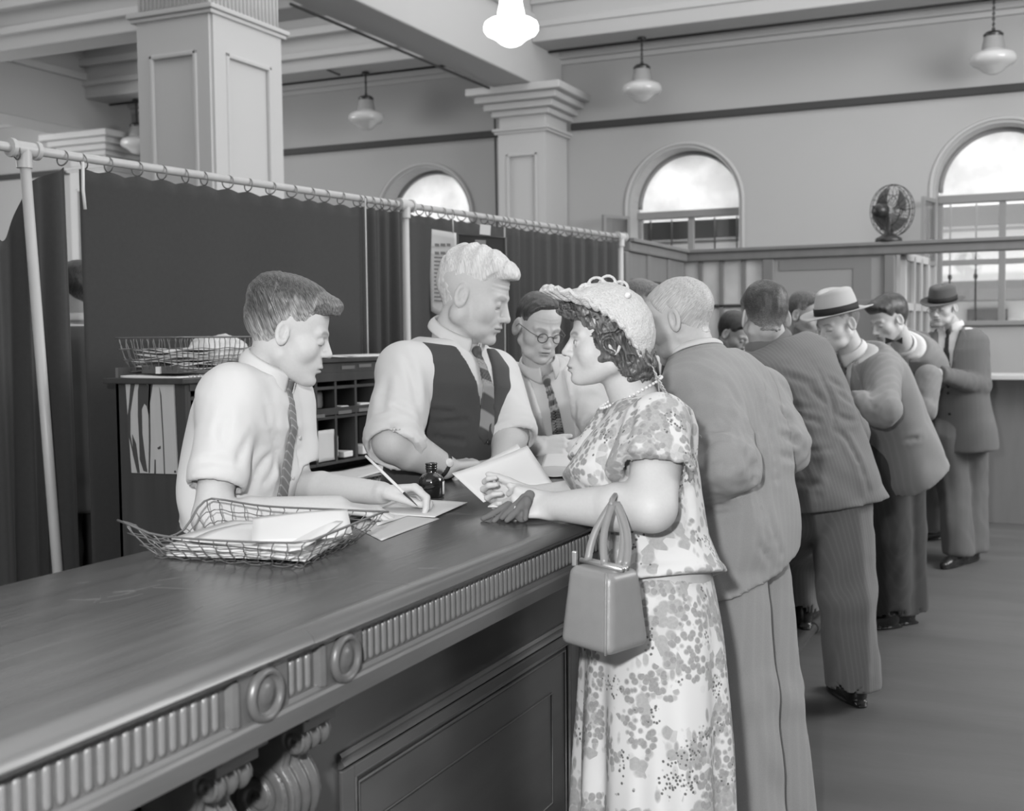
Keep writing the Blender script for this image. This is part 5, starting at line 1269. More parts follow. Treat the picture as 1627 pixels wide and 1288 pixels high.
# ================================================================= the white-haired clerk in a waistcoat
def make_vest():
    F = hdir(-42); Rr = hdir(-132); hip = P(700, 800, 3.64); hip[2] = .95; neck = P(724, 536, 3.62)
    t = person('clerk', 'white-haired heavy man in dark waistcoat and rolled white sleeves behind the counter', hip); t['group'] = G_CLERK
    T = Torso(hip, neck, Rr, k=1.10, bend=.0)
    hd = Head(P(752, 469, 3.60), -14, 18, 0, 1.10, lid=1., nose=1.05, age=1., full=1.6, brow=.25, lipc=.2, chin=.002)
    shR, elR, wrR = P(645, 590, 3.50), P(624, 702, 3.27), P(706, 741, 3.36)
    shL, elL, wrL = P(782, 600, 3.75), P(812, 690, 3.62), P(800, 735, 3.45)
    hR = hand_fns(wrR, hdir(35)+V(0, 0, .05), (0, 0, -1), 1, curl=(26, 40, 25), thumb=hdir(60)+V(0, 0, -.2), s=1.08)
    hL = hand_fns(wrL, hdir(-150)+V(0, 0, -.05), (0, 0, -1), -1, curl=(25, 30, 20), s=1.05)
    body(t, hd, neck, SKIN, [arm_piece(elR, wrR, hR, .056, .036, up=(shR*.5+elR*.5, .056)), arm_piece(elL, wrL, hL, .052, .036, up=(shL*.5+elL*.5, .056))], T, rn=.072)
    def base(p):
        d = T.fn(p, .010, -.3, .985)-drape(p, T, .004, 5)
        for i, (sh, el, wr) in enumerate(((shR, elR, wrR), (shL, elL, wrL))):
            hm = el*.88+wr*.12; s_ = limb(p, (sh, el*.97+sh*.03), (.088, .078))-folds(p, sh, el, .008, 18, 3+i, 7)
            a = nrm(el-sh); ro = cone(p, el-a*.012, hm+a*.004, .080, .074)-.004*np.sin(((p-el.astype(np.float32))@a.astype(np.float32))*240)
            s_ = smin(s_, ro, .012); s_ = smax(s_, plane(p, el+a*.030, a), .004); d = smin(d, s_, kat(p, sh, .05))
            d = np.maximum(d, -np.maximum(cone(p, el, el+a*.05, .062, .066), -plane(p, el+a*.005, a)))
        return d
    fn = creases(base, [[(602, 690), (635, 678), (668, 690)], [(615, 600), (608, 650)], [(640, 560), (655, 600), (660, 640)], [(622, 640), (650, 655)]], 3.0, 3.9, .010, .013)
    lo, hi = bounds(T.at(0, 0, -.2), neck, shR, elR, shL, elL, pad=.22); piece('shirt', fn, lo, hi, .0075, SHIRT, t)
    L = T.L
    def vest(p):
        u, v, s = T.loc(p); d = T.fn(p, .021, -.12, .955)-drape(p, T, .004, 8)*.8
        Vp = [(-.082, 1.05*L), (.082, 1.05*L), (.0, .46*L)]
        d = smax(d, -np.maximum(poly2(u, s*L, Vp), -v), .004)
        for sg, sh in ((1, shR), (-1, shL)):
            c = T.at(sg*.238, -.005, .78); d = smax(d, -ell(p, c, (.066, .105, .150), T.M), .006)
            c2 = T.at(sg*.300, -.005, .92); d = smax(d, -ell(p, c2, (.080, .12, .09), T.M), .006)
        return d
    vf = creases(vest, [[(682, 672), (740, 668)], [(680, 692), (735, 700)], [(672, 650), (720, 655)], [(775, 620), (790, 740)]], 3.0, 3.9, .007, .008)
    lo, hi = bounds(T.at(0, 0, -.12), neck, pad=.26); piece('waistcoat', vf, lo, hi, .0065, VESTM, t)
    buttons(T, .024, [(-.012, .44), (-.012, .30), (-.012, .16), (-.012, .03)], METAL, t, .008)
    collar(T, neck-T.U*.004, nrm(T.U*1.0+F*.40), F, .073, .080, .036, .034, 14, SHIRT, t, .046, .006)
    tie(t, T, tiemat('clerk_tie', 140, 66, 5, 40), .022, .93, .42, .014, .036, -.004, .0)
    lg = [(hip+Rr*.10, hip+Rr*.11-V(0, 0, .44), V(hip[0]-.03, hip[1]-.13, .10), F), (hip-Rr*.10, hip-Rr*.11-V(0, 0, .44), V(hip[0]-.03, hip[1]+.13, .10), F)]
    trousers(t, T, lg, TROU, h=.016, attr=False, rs=(.12, .10, .11))
    for l_ in lg: shoe('shoe', l_[2]*[1, 1, 0]-F*.03, F, SHOEM, t)
    def fnh(p):
        x, y, z = p[:, 0], p[:, 1], p[:, 2]; zl = hairline(y, .004).astype(np.float32); k = np.clip((z-zl)/.03, 0, 1)
        tz = np.clip((z-.04)/.06, 0, 1); d = nape(p)+.003-(.006+.012*tz)*k
        d = smin(d, ell(p, (0, .055, .093), (.055, .052, .026), _rot(-14, 0, 0)), .015)
        d = smin(d, ell(p, (0, .080, .080), (.050, .024, .022), _rot(-25, 0, 0)), .02)
        d = smin(d, ell(p, (0, -.01, .112), (.05, .06, .022)), .02)
        d = d-.0035*np.sin(y*150+4*x*10+z*60+3*vnoise(p*22))*tz*k-.0015*vnoise(p*120)
        return smax(d, ((zl-.006)-z)*.8, .004)
    hair_mesh(hd, fnh, .0030, m=hairmat('white_hair', 206, -30, .5, .16), parent=t)
    # wristwatch
    wax = nrm(wrR-elR); c = wrR-wax*.010; band(c, wax, V(0, 0, 1), .0385, .0385, .016, .002, mat('watch_strap', 60, .5), t, 'watch_strap')
    n = nrm(hdir(-75)+V(0, 0, .45)); n = nrm(n-wax*np.dot(n, wax)); MB().lathe(c+n*.040, [(.012, -.004), (.0125, .001), (.011, .003), (.001, .0035)], 20, tuple(n)).build('watch_case', mat('watch_face', 215, .2, .6), t, True)
make_vest()
# ================================================================= the bespectacled clerk
def make_glasses():
    F = hdir(-72); Rr = hdir(-162); hip = P(886, 775, 4.62); hip[2] = .96; neck = P(857, 582, 4.38)
    t = person('clerk', 'bespectacled man in open white overall jacket and striped tie with clasped hands', hip); t['group'] = G_CLERK
    T = Torso(hip, neck, Rr, k=.96)
    hd = Head(P(855, 519, 4.30), -66, 20, 4, .98, lid=1., nose=1.05, age=.5, brow=.4, ear=1.05)
    shR, elR, wrR = P(808, 607, 4.42), P(783, 702, 4.16), P(851, 709, 4.10)
    shL, elL, wrL = P(926, 606, 4.50), P(958, 700, 4.25), P(906, 714, 4.12)
    hR = hand_fns(wrR, hdir(-4)+V(0, 0, -.12), nrm(hdir(60)+V(0, 0, -.6)), 1, curl=(28, 50, 30), thumb=hdir(10)+V(0, 0, .3), s=1.05)
    hL = hand_fns(wrL, hdir(176)+V(0, 0, -.10), nrm(hdir(100)+V(0, 0, -.4)), -1, curl=(22, 40, 28), thumb=hdir(170)+V(0, 0, .35), s=1.02)
    body(t, hd, neck, SKIN, [arm_piece(elR, wrR, hR, .044, .030, h=.0042), arm_piece(elL, wrL, hL, .044, .030, h=.0042, up=(shL*.4+elL*.6, .046))], T, h=.0036)
    OV = mat('overall_cloth', 214, .85, .15, n1=(200, 200, 60), var=.05)
    lo, hi = bounds(T.at(0, 0, -.1), neck, pad=.22); piece('shirt', lambda p: T.fn(p, .004, -.1, .98)-drape(p, T, .003, 3), lo, hi, .010, SHIRT, t)
    eR = shR*.12+elR*.88; eL = shL*.25+elL*.75
    jacket(t, T, [(shR, shR*.5+eR*.5, eR), (shL, shL*.5+eL*.5, eL)], OV, .018, -.1, .97, (.070, .070, .066), V=[(-.075, 1.1*T.L), (.06, 1.1*T.L), (.035, .1*T.L), (.03, -.05*T.L), (-.045, -.05*T.L)], amp=.006, h=.010, seed=4, attr=False, name='overall', cr=[[(828, 600), (835, 640), (832, 690)], [(906, 600), (915, 650), (912, 690)], [(800, 620), (815, 600)]], d0=3.8, d1=4.9)
    collar(T, neck-T.U*.004, T.U, F, .058, .062, .036, .036, 20, SHIRT, t, .028, .008)
    tie(t, T, tiemat('striped_tie', 142, 88, 12, 38), .020, .955, .02, .013, .036, 0, .01, h=.005)
    hair_mesh(hd, hair_std(.006, .013, .004, recede=.020, part=-.02, edge=.025), .0036, m=hairmat('dark_hair', 66, -30, .3, .5), parent=t, fade=3.0, fw=.03)
    g = MB()
    fr = mat('spectacle_frame', 80, .3, .5)
    for s in (-1, 1):
        c = np.array([s*.031, .112, -.006]); g.tube([hd.w(c+(.020*math.cos(a), 0, .017*math.sin(a))) for a in np.linspace(0, math.tau, 25)[:-1]], .0017, 6, closed=True)
        g.tube([hd.w((s*.051, .112, .000)), hd.w((s*.068, .09, .004)), hd.w((s*.080, .0, .008)), hd.w((s*.083, -.012, -.008))], .0014, 6)
    g.tube([hd.w((-.011, .112, -.003)), hd.w((-.004, .116, .002)), hd.w((.004, .116, .002)), hd.w((.011, .112, -.003))], .0017, 6)
    g.build('spectacles', fr, t, True)
    lg = [(hip+Rr*.09, hip+Rr*.1-V(0, 0, .44), V(hip[0]-.12, hip[1]-.1, .1), F), (hip-Rr*.09, hip-Rr*.1-V(0, 0, .44), V(hip[0]-.12, hip[1]+.1, .1), F)]
    trousers(t, T, lg, TROU, h=.018, attr=False)
    for l_ in lg: shoe('shoe', l_[2]*[1, 1, 0]-F*.03, F, SHOEM, t)
make_glasses()
# ================================================================= the woman in the floral dress
def dressmat():
    m = bpy.data.materials.new('floral_print'); m.use_nodes = True; nt = m.node_tree; N = nt.nodes; L = nt.links; b = N['Principled BSDF']; b.inputs['Roughness'].default_value = .8
    tc = N.new('ShaderNodeTexCoord')
    def noise(scale, det, off=(0, 0, 0)):
        mp = N.new('ShaderNodeMapping'); mp.inputs['Location'].default_value = off; L.new(tc.outputs['Object'], mp.inputs[0]); n = N.new('ShaderNodeTexNoise'); n.inputs['Scale'].default_value = scale; n.inputs['Detail'].default_value = det; L.new(mp.outputs[0], n.inputs['Vector']); return n.outputs['Fac']
    def M(op, a, c=0.):
        n = N.new('ShaderNodeMath'); n.operation = op
        for i, q in enumerate((a, c)):
            if isinstance(q, (int, float)): n.inputs[i].default_value = q
            else: L.new(q, n.inputs[i])
        return n.outputs[0]
    def step(a, t, w=.01): n = N.new('ShaderNodeMapRange'); n.inputs['From Min'].default_value = t-w; n.inputs['From Max'].default_value = t+w; L.new(a, n.inputs[0]); return n.outputs[0]
    def cells(scale, th, nsc, off, rad, stretch=(1, 1, 1), rot=(0, 0, 0)):
        """round petals: voronoi cells switched on in clusters"""
        mp = N.new('ShaderNodeMapping'); mp.inputs['Scale'].default_value = stretch; mp.inputs['Rotation'].default_value = rot; L.new(tc.outputs['Object'], mp.inputs[0])
        v = N.new('ShaderNodeTexVoronoi'); v.inputs['Scale'].default_value = scale; L.new(mp.outputs[0], v.inputs['Vector'])
        n = N.new('ShaderNodeTexNoise'); n.inputs['Scale'].default_value = nsc; n.inputs['Detail'].default_value = 2; ad = N.new('ShaderNodeVectorMath'); ad.inputs[1].default_value = off; L.new(v.outputs['Position'], ad.inputs[0]); L.new(ad.outputs[0], n.inputs['Vector'])
        on = step(n.outputs['Fac'], th, .008); return M('MULTIPLY', on, M('SUBTRACT', 1., step(v.outputs['Distance'], rad, .10)))
    petals = cells(44, .505, 10, (0, 0, 0), .66); petals2 = cells(70, .53, 12, (4, 2, 7), .55); leaves = cells(40, .57, 10, (8, 1, 3), .42, (1.6, 1.6, .7), (.5, .6, .3)); dark = cells(120, .60, 14, (2, 9, 5), .36)
    vein = M('ADD', .72, M('MULTIPLY', noise(150, 2), .56))
    fac = M('MAXIMUM', M('MULTIPLY', petals, .48), M('MULTIPLY', petals2, .62)); fac = M('MAXIMUM', fac, M('MULTIPLY', leaves, .55)); fac = M('MULTIPLY', fac, vein); fac = M('MAXIMUM', fac, M('MULTIPLY', dark, .95))
    fac = M('MAXIMUM', fac, M('MULTIPLY', step(noise(10, 3), .54, .02), .14))
    n = N.new('ShaderNodeMapRange'); n.inputs['To Min'].default_value = lin(214); n.inputs['To Max'].default_value = lin(86); L.new(fac, n.inputs[0]); L.new(n.outputs[0], b.inputs['Base Color']); MATS['floral_print'] = m; return m
def make_woman():
    F = hdir(183); Rr = hdir(93); hip = P(1040, 905, 2.68); hip[2] = .93; neck = P(1008, 634, 2.76)
    t = person('woman', 'woman in pale floral dress and white lacy hat holding papers at the counter', hip); t['group'] = G_CUST
    hd = Head(P(967, 543, 2.74), 181, -2, 0, .905, lid=.45, nose=.85, brow=.5, full=.7, chin=-.006, lipc=.45, lips=1.15, ear=.85, neckr=.052)
    KW = [(-.5, .19, .15, .15, 0), (-.2, .185, .135, .150, 0), (0, .180, .118, .145, 0), (.22, .150, .100, .115, .0), (.45, .160, .125, .115, .008), (.62, .165, .158, .118, .012), (.78, .165, .120, .120, .0), (.88, .150, .085, .100, -.012), (.95, .110, .065, .075, -.012), (1.0, .060, .055, .055, -.008), (1.06, .052, .05, .05, 0)]
    T = Torso(hip, neck, Rr, KW, 1.02)
    shL, elL, wrL = P(1048, 672, 2.56), P(1036, 806, 2.455), P(878, 804, 2.60)        # near (left) arm
    shR, elR, wrR = P(985, 675, 2.92), P(960, 790, 2.86), P(842, 792, 2.72)
    hL = hand_fns(wrL, hdir(176)+V(0, 0, .12), nrm(hdir(85)+V(0, 0, -.6)), -1, curl=(58, 72, 45), thumb=hdir(165)+V(0, 0, .40), s=.90)
    hR = hand_fns(wrR, hdir(184)+V(0, 0, .02), nrm(hdir(-60)+V(0, 0, .5)), 1, curls=[(46, 62, 42), (50, 66, 44), (54, 70, 46), (58, 72, 46)], thumb=hdir(176)+V(0, 0, .55), s=.88)
    kn = [V(hip[0]+.02, hip[1]-.09, .47), V(hip[0]+.02, hip[1]+.09, .47)]; an = [V(hip[0]+.03, hip[1]-.08, .085), V(hip[0]+.03, hip[1]+.08, .085)]
    body(t, hd, neck, SKINW, [arm_piece(elL, wrL, hL, .050, .030, up=(shL*.6+elL*.4, .056)), arm_piece(elR, wrR, hR, .046, .029, up=(shR*.6+elR*.4, .052))], T, [(hip+Rr*.09, kn[1], an[1]), (hip-Rr*.09, kn[0], an[0])], rn=.056)
    eyes(t, hd, (0, .05))
    DR = dressmat()
    # bodice with loose short sleeves
    hm = elL*.62+shL*.38+V(0, 0, 0); hmR = elR*.6+shR*.4
    def bod(p):
        u, v, s = T.loc(p); d = T.fn(p, .012, .02, .965)-drape(p, T, .006, 11, 14, 2.5)
        d = smin(d, T.fn(p, .013, .02, .06), .01)                       # peplum edge at the waist
        for sh, h_, sg in ((shL, hm, -1), (shR, hmR, 1)):
            a = nrm(h_-sh); s_ = limb(p, (sh, h_+F*.014), (.066, .090))-folds(p, sh, h_, .003, 8, 3)
            q = p-sh.astype(np.float32); th = np.arctan2(q@F.astype(np.float32), q@Rr.astype(np.float32)); s_ = s_-.006*np.cos(th*7)*np.clip((q@a.astype(np.float32))/.12, 0, 1)
            s_ = smax(s_, plane(p, h_, a), .003); d = smin(d, s_, kat(p, sh, .05, .006, .11))
        for h_, sh in ((hm, shL), (hmR, shR)):
            a = nrm(h_-sh); d = np.maximum(d, -np.maximum(cone(p, h_-a*.05, h_+a*.012, .062, .072), -plane(p, h_-a*.04, a)))
        c = np.maximum(poly2(u, s*T.L, [(-.075, 1.2*T.L), (.075, 1.2*T.L), (0, .80*T.L)]), -v); d = smax(d, -c, .004)
        return d
    fn = creases(bod, [[(1000, 690), (995, 755)], [(1030, 660), (1045, 700), (1040, 760)], [(1008, 640), (1000, 690)], [(930, 790), (960, 800), (1000, 795)], [(925, 770), (950, 790)], [(1080, 700), (1090, 780), (1095, 850)]], 2.3, 3.1, .008, .010)
    lo, hi = bounds(T.at(0, 0, 0), neck, shL, hm, shR, hmR, pad=.22); piece('bodice', fn, lo, hi, .0065, DR, t)
    # skirt
    sk0 = T.at(0, .0, .10); skb = V(P(1040, 1250, 2.66)[0]+.0, P(1040, 1250, 2.66)[1], .34)
    def skirt(p):
        z = p[:, 2]; k = np.clip((sk0[2]-z)/(sk0[2]-skb[2]), 0, 1.1); c = sk0[None]*(1-k[:, None])+skb[None]*k[:, None]; q = (p-c).astype(np.float32); u = q@Rr.astype(np.float32); v = q@F.astype(np.float32)
        th = np.arctan2(v, u); hip_ = np.sin(np.clip(k/.35, 0, 1)*math.pi*.5); w_ = .168+.030*hip_+.035*k; f_ = .126+.022*hip_+.030*k
        pl = .012*np.clip((k-.08)/.6, 0, 1)*(np.cos(th*9+1.2*np.sin(k*3))+.4*np.cos(th*17+2)); r = np.sqrt((u/w_)**2+(v/f_)**2)
        d = (r-1)*np.minimum(w_, f_)-pl; return np.maximum(np.maximum(d, z-sk0[2]), skb[2]-z).astype(np.float32)
    lo, hi = bounds(sk0, skb, pad=.3); hi[2] = sk0[2]+.03; lo[2] = skb[2]-.03; piece('skirt', skirt, lo, hi, .008, DR, t)
    for i, a in enumerate(an):
        toe = hdir(180); shoe('shoe', a*[1, 1, 0]-toe*.03, toe, mat('light_shoe', 150, .4), t, .9)
    # pearl necklace
    c0 = neck+T.U*.040; m = MB()
    for a in np.linspace(0, math.tau, 46)[:-1]:
        q = c0+Rr*math.sin(a)*.062+F*(math.cos(a)*.074+.006)-T.U*(.036*(1+math.cos(a)))+T.U*.012; m.lathe(q-V(0, 0, .004), [(.0005, 0), (.0034, .0018), (.0042, .004), (.0034, .0062), (.0005, .008)], 8)
    m.build('necklace', mat('pearl', 225, .25, .5), t, True)
    # curls
    def fnh(p):
        x, y, z = p[:, 0], p[:, 1], p[:, 2]
        d = ell(p, (0, -.014, .016), (.094, .090, .104)); d = smin(d, ell(p, (0, .055, .078), (.070, .058, .036), _rot(-12, 0, 0)), .02)
        d = smin(d, cone(p, (0, .085, .088), (0, .112, .080), .028, .016), .015)
        d = smin(d, ell(p, (0, -.066, -.055), (.078, .048, .048)), .03)
        face = ell(p, (0, .105, -.035), (.115, .098, .096)); d = smax(d, -face, .01)
        jaw = ell(p, (0, .03, -.105), (.11, .085, .060)); d = smax(d, -jaw, .01)
        q = p*34; a = vnoise(q+2.3*np.stack([vnoise(q*.6), vnoise(q*.6+9), vnoise(q*.6+17)], 1)); return d-.009*(1-np.abs(a)*2.6)-.002*vnoise(p*150)
    hair_mesh(hd, fnh, .0032, m=hairmat('curly_hair', 84, 20, .35, .6, .5), parent=t, lo=(-.13, -.17, -.15), hi=(.13, .16, .16))
    # white lacy hat worn on the back of the head: a shallow cap, a frilled brim and a net veil
    LACE = mat('hat_lace', 206, .8, .2, n1=(240, 240, 240), var=.28, bump=.003, bscale=(220, 220, 220))
    ZY = ([-.115, -.095, -.055, -.012, .033, .077, .151, .2], [-.125, -.085, -.006, .046, .078, .097, .116, .12])
    def capfn(p):
        x, y, z = p[:, 0], p[:, 1], p[:, 2]; zc = np.interp(y, *ZY).astype(np.float32)+.10*np.abs(x)**1.5*0; sl = .70
        E = ell(p, (0, .012, .022), (.112, .126, .124)); E = smin(E, ell(p, (0, .09, .092), (.075, .055, .030)), .02); fr = .0035*np.sin(np.arctan2(x, y+.02)*34)
        E = E+.0022*vnoise(p*70); side = (z-zc)*sl
        cap = np.maximum(np.abs(E)-.0035, -side)
        reach = .014+.026*np.clip((y-.04)/.06, 0, 1)
        brim = np.maximum(np.maximum(np.abs(side-fr-.25*np.clip(E, 0, 1))-.0035, E-reach), -(E+.012))
        d = smin(cap, brim, .006)
        for k, (yy, zz, r) in enumerate(((.062, .122, .020), (.035, .138, .022), (.005, .146, .020), (-.03, .136, .018))):
            dx = np.sqrt((y-yy)**2+(z-zz)**2)-r; d = smin(d, np.sqrt(dx*dx+(x+.030-.02*k)**2)-.0042, .006)
        return d
    v, q = iso(capfn, (-.15, -.16, -.13), (.15, .20, .20), .0034); v = relax(v, q, 1, .4); link('hat', qmesh('hat', hd.w(v), q), LACE, t)
    MB().lathe(P(994, 469, 2.665), [(.001, 0), (.006, .002), (.0075, .007), (.006, .012), (.001, .014)], 12, tuple(hdir(-60))).build('hat_pin', mat('pearl', 225), t, True)
    m = MB(); top = [P(1005, 520, 2.70), P(1032, 560, 2.78)]; 
    def veil(u, v):
        a = P(1018+22*u, 545+45*u, 2.72+.10*u); b = P(1075+34*u, 655+38*u-20*(1-u), 2.66+.16*u); q = a*(1-v)+b*v; return q+hdir(-75)*(.020*math.sin(u*9+v*5)*v)+V(0, 0, -.02*math.sin(v*3.1))
    nu, nv = 26, 40
    for i in range(nu+1): m.tube([veil(i/nu, (j+(.5 if i % 2 else 0)*0)/nv)+hdir(0)*.002*math.sin(j*2.1+i) for j in range(0, nv+1, 1)], .0011, 3, caps=False)
    for j in range(nv+1): m.tube([veil(i/nu, j/nv)+V(0, 0, .002*math.sin(i*2.3+j)) for i in range(nu+1)], .0011, 3, caps=False)
    m.build('veil_net', mat('veil_thread', 190, .8), t)['kind'] = 'stuff'
    # papers in her hands
    pt = [P(718, 752, 2.86), P(838, 708, 2.96), P(878, 768, 2.84), P(768, 798, 2.775)]
    pt2 = [P(722, 755, 2.875), P(822, 705, 2.975), P(868, 772, 2.855), P(772, 794, 2.785)]
    for k, (c, lb) in enumerate(((pt, 'large white folded sheet held up by the woman, the front one'), (pt2, 'second white sheet showing just behind the woman\'s front paper'))):
        s_ = quad_sheet(c, 14, 10, .001, .008); s_.build('held_paper', PAPER, None, True); tag(bpy.data.objects['held_paper' if k == 0 else 'held_paper.001'], lb, 'paper', 'papers held by the woman')
    c = [P(790, 795, 2.69), P(835, 790, 2.70), P(832, 812, 2.67), P(775, 806, 2.67)]; quad_sheet(c, 8, 6, .003, .004).build('envelope', PAPER, None, True); tag(bpy.data.objects['envelope'], 'small pale envelope edge held below the woman\'s papers', 'envelope')
    # dark gloves dangling from her hand
    g = thing('gloves', 'pair of dark grey fabric gloves hanging from the woman\'s near hand', 'gloves', tuple(P(815, 815, 2.60)))
    GM = mat('glove_cloth', 108, .8, .2)
    def gl(p):
        d = fcone(p, P(842, 786, 2.60), P(829, 818, 2.59), .012, .016, hdir(-90), .5)
        for (x0, y0, x1, y1, dd) in ((832, 792, 798, 822, 2.60), (828, 795, 785, 827, 2.61), (836, 795, 806, 827, 2.585), (826, 792, 768, 824, 2.62), (838, 795, 835, 824, 2.58)):
            d = smin(d, cone(p, P(x0, y0, dd), P(x1, y1, dd), .010, .006), .003)
        return d-.0015*vnoise(p*90)
    lo, hi = bounds(P(768, 788, 2.6), P(845, 830, 2.6), pad=.05); piece('fabric', gl, lo, hi, .0028, GM, g)
    # handbag on her forearm
    BG = mat('bag_leather', 132, .35, .5, n1=(40, 40, 40), var=.08, bump=.0002, bscale=(500, 500, 500)); bg = thing('handbag', 'smooth grey leather handbag with metal clasp hanging from the woman\'s arm', 'handbag', tuple(P(958, 1030, 2.36)))
    db = 2.36; c = P(960, 967, db); s_ = db/F_PX
    Rb = hdir(-43); Fb = np.cross(V(0, 0, 1), Rb); tl = 0.10
    Mx = np.stack([nrm(Rb), nrm(Fb), [0, 0, 1]], 1).astype(np.float32)
    def bag(p):
        q = (p-c.astype(np.float32))@Mx; x, y, z = q[:, 0], q[:, 1], q[:, 2]+q[:, 0]*tl*.6; H_ = 68*s_; k = np.clip((z+H_)/(2*H_), 0, 1)
        wx = .062-.012*k; wy = .070*(1-k)+.050*k; dx = np.abs(x)-wx; dy = np.abs(y)-wy; r = .012
        a = np.maximum(dx+r, 0); b = np.maximum(dy+r*1.6, 0); cz = np.abs(z)-(H_-0.0)+.014*(z < 0); e = np.maximum(cz+.016, 0)
        return (np.sqrt(a*a+b*b+e*e)+np.minimum(np.maximum(np.maximum(dx+r, dy+r*1.6), cz+.016), 0)-.016).astype(np.float32)
    piece('body', bag, c-.14, c+.14, .004, BG, bg)
    def bw(x, y, z): return c+Mx.astype(float)@np.array([x, y, z-x*tl*.6])
    H_ = 68*s_
    for sx in (1,):
        for sy in (-1,): MB().tube([bw(sx*(.0530-.012*v), sy*(.0640-.019*v), -H_+.016+2*H_*v*.93) for v in np.linspace(0, .98, 8)], .0030, 6).build('piping', BG, bg, True)
    MB().tube([bw(-.054, -.006, H_+.004), bw(.052, -.006, H_+.004)], .0055, 8).tube([bw(-.054, .008, H_+.004), bw(.052, .008, H_+.004)], .0045, 8).build('frame', mat('bag_metal', 190, .3, .5, metal=.7), bg, True)
    MB().box(bw(-.068, -.010, H_-.006)-.004, bw(-.068, -.010, H_+.014)+.006, .002).build('clasp', mat('bag_metal', 190), bg)
    arm_pt = [P(972, 795, 2.545), P(978, 797, 2.55), P(986, 845, 2.60)]
    for k, (x0, xa, xb) in enumerate(((-.034, 966, 974), (.008, 978, 980), (.030, 972, 984), (.045, 982, 990))):
        y_ = -.008 if k < 2 else .012
        apex = P(974+k*1.5, 797, 2.40); p0 = bw(x0, y_, H_+.006); 
        def strap(u, v, p0=p0, apex=apex, k=k):
            q = p0*(1-u)+apex*u+hdir(0)*(.010*math.sin(u*3.1)*(-1 if k < 2 else 1.2)); return tuple(q+hdir(-8)*(v-.5)*.015)
        MB().grid(strap, 12, 2, .0025).build('strap', BG, bg, True)
    MB().tube([P(971, 803, 2.395), P(973, 793, 2.41), P(977, 787, 2.45), P(980, 785, 2.50)], .006, 6).build('strap_loop', BG, bg, True)
make_woman()
# ================================================================= suited customers
def stdlegs(hip, Rr, F, kneeR, ankR, kneeL, ankL, spread=.10): return [(hip+Rr*spread-V(0, 0, .03), np.asarray(kneeR), np.asarray(ankR), F), (hip-Rr*spread-V(0, 0, .03), np.asarray(kneeL), np.asarray(ankL), F)]
def hat(parent, hd, m, mb, crown=(.082, .100, .10), brim=(.135, .155), zb=.055, tilt=0, dent=.02, curl=.012, top=.92, roll=0):
    Rt = _rot(tilt, roll, 0); c0 = np.array([0, -.008, zb])
    def W_(q): return tuple(hd.w(c0+Rt@np.asarray(q)))
    def cr(u, v):
        a = u*math.tau
        if v < .6: k = v/.6; s = 1+(top-1)*k*k; q = [crown[0]*s*math.cos(a), crown[1]*s*math.sin(a), crown[2]*.74*k]
        else: k = (v-.6)/.4; s = top*math.cos(k*math.pi/2)**.8 if k < 1 else 0; q = [crown[0]*s*math.cos(a), crown[1]*s*math.sin(a), crown[2]*(.74+.26*math.sin(k*math.pi/2))-dent*(k**1.5)*math.exp(-((crown[0]*s*math.cos(a))/.035)**2)]
        pin = math.exp(-((v-.7)/.25)**2)*max(0, math.sin(a))**3; q[0] *= 1-.25*pin
        return W_(q)
    MB().grid(cr, 48, 24, .003).build('hat_crown', m, parent, True)
    def br(u, v): a = u*math.tau; r0, r1 = (crown[0]*.99, crown[1]*.99); x = r0+(brim[0]-r0)*v; y = r1+(brim[1]-r1)*v; return W_([x*math.cos(a), y*math.sin(a), curl*v*v*(abs(math.cos(a))*1.4-.5)])
    MB().grid(br, 56, 6, .0035).build('hat_brim', m, parent, True)
    def bd(u, v): a = u*math.tau; s = 1.03+(top-1)*v*.12; return W_([crown[0]*s*math.cos(a), crown[1]*s*math.sin(a), .004+v*.032])
    MB().grid(bd, 48, 2, .002).build('hat_band', mb, parent, True)
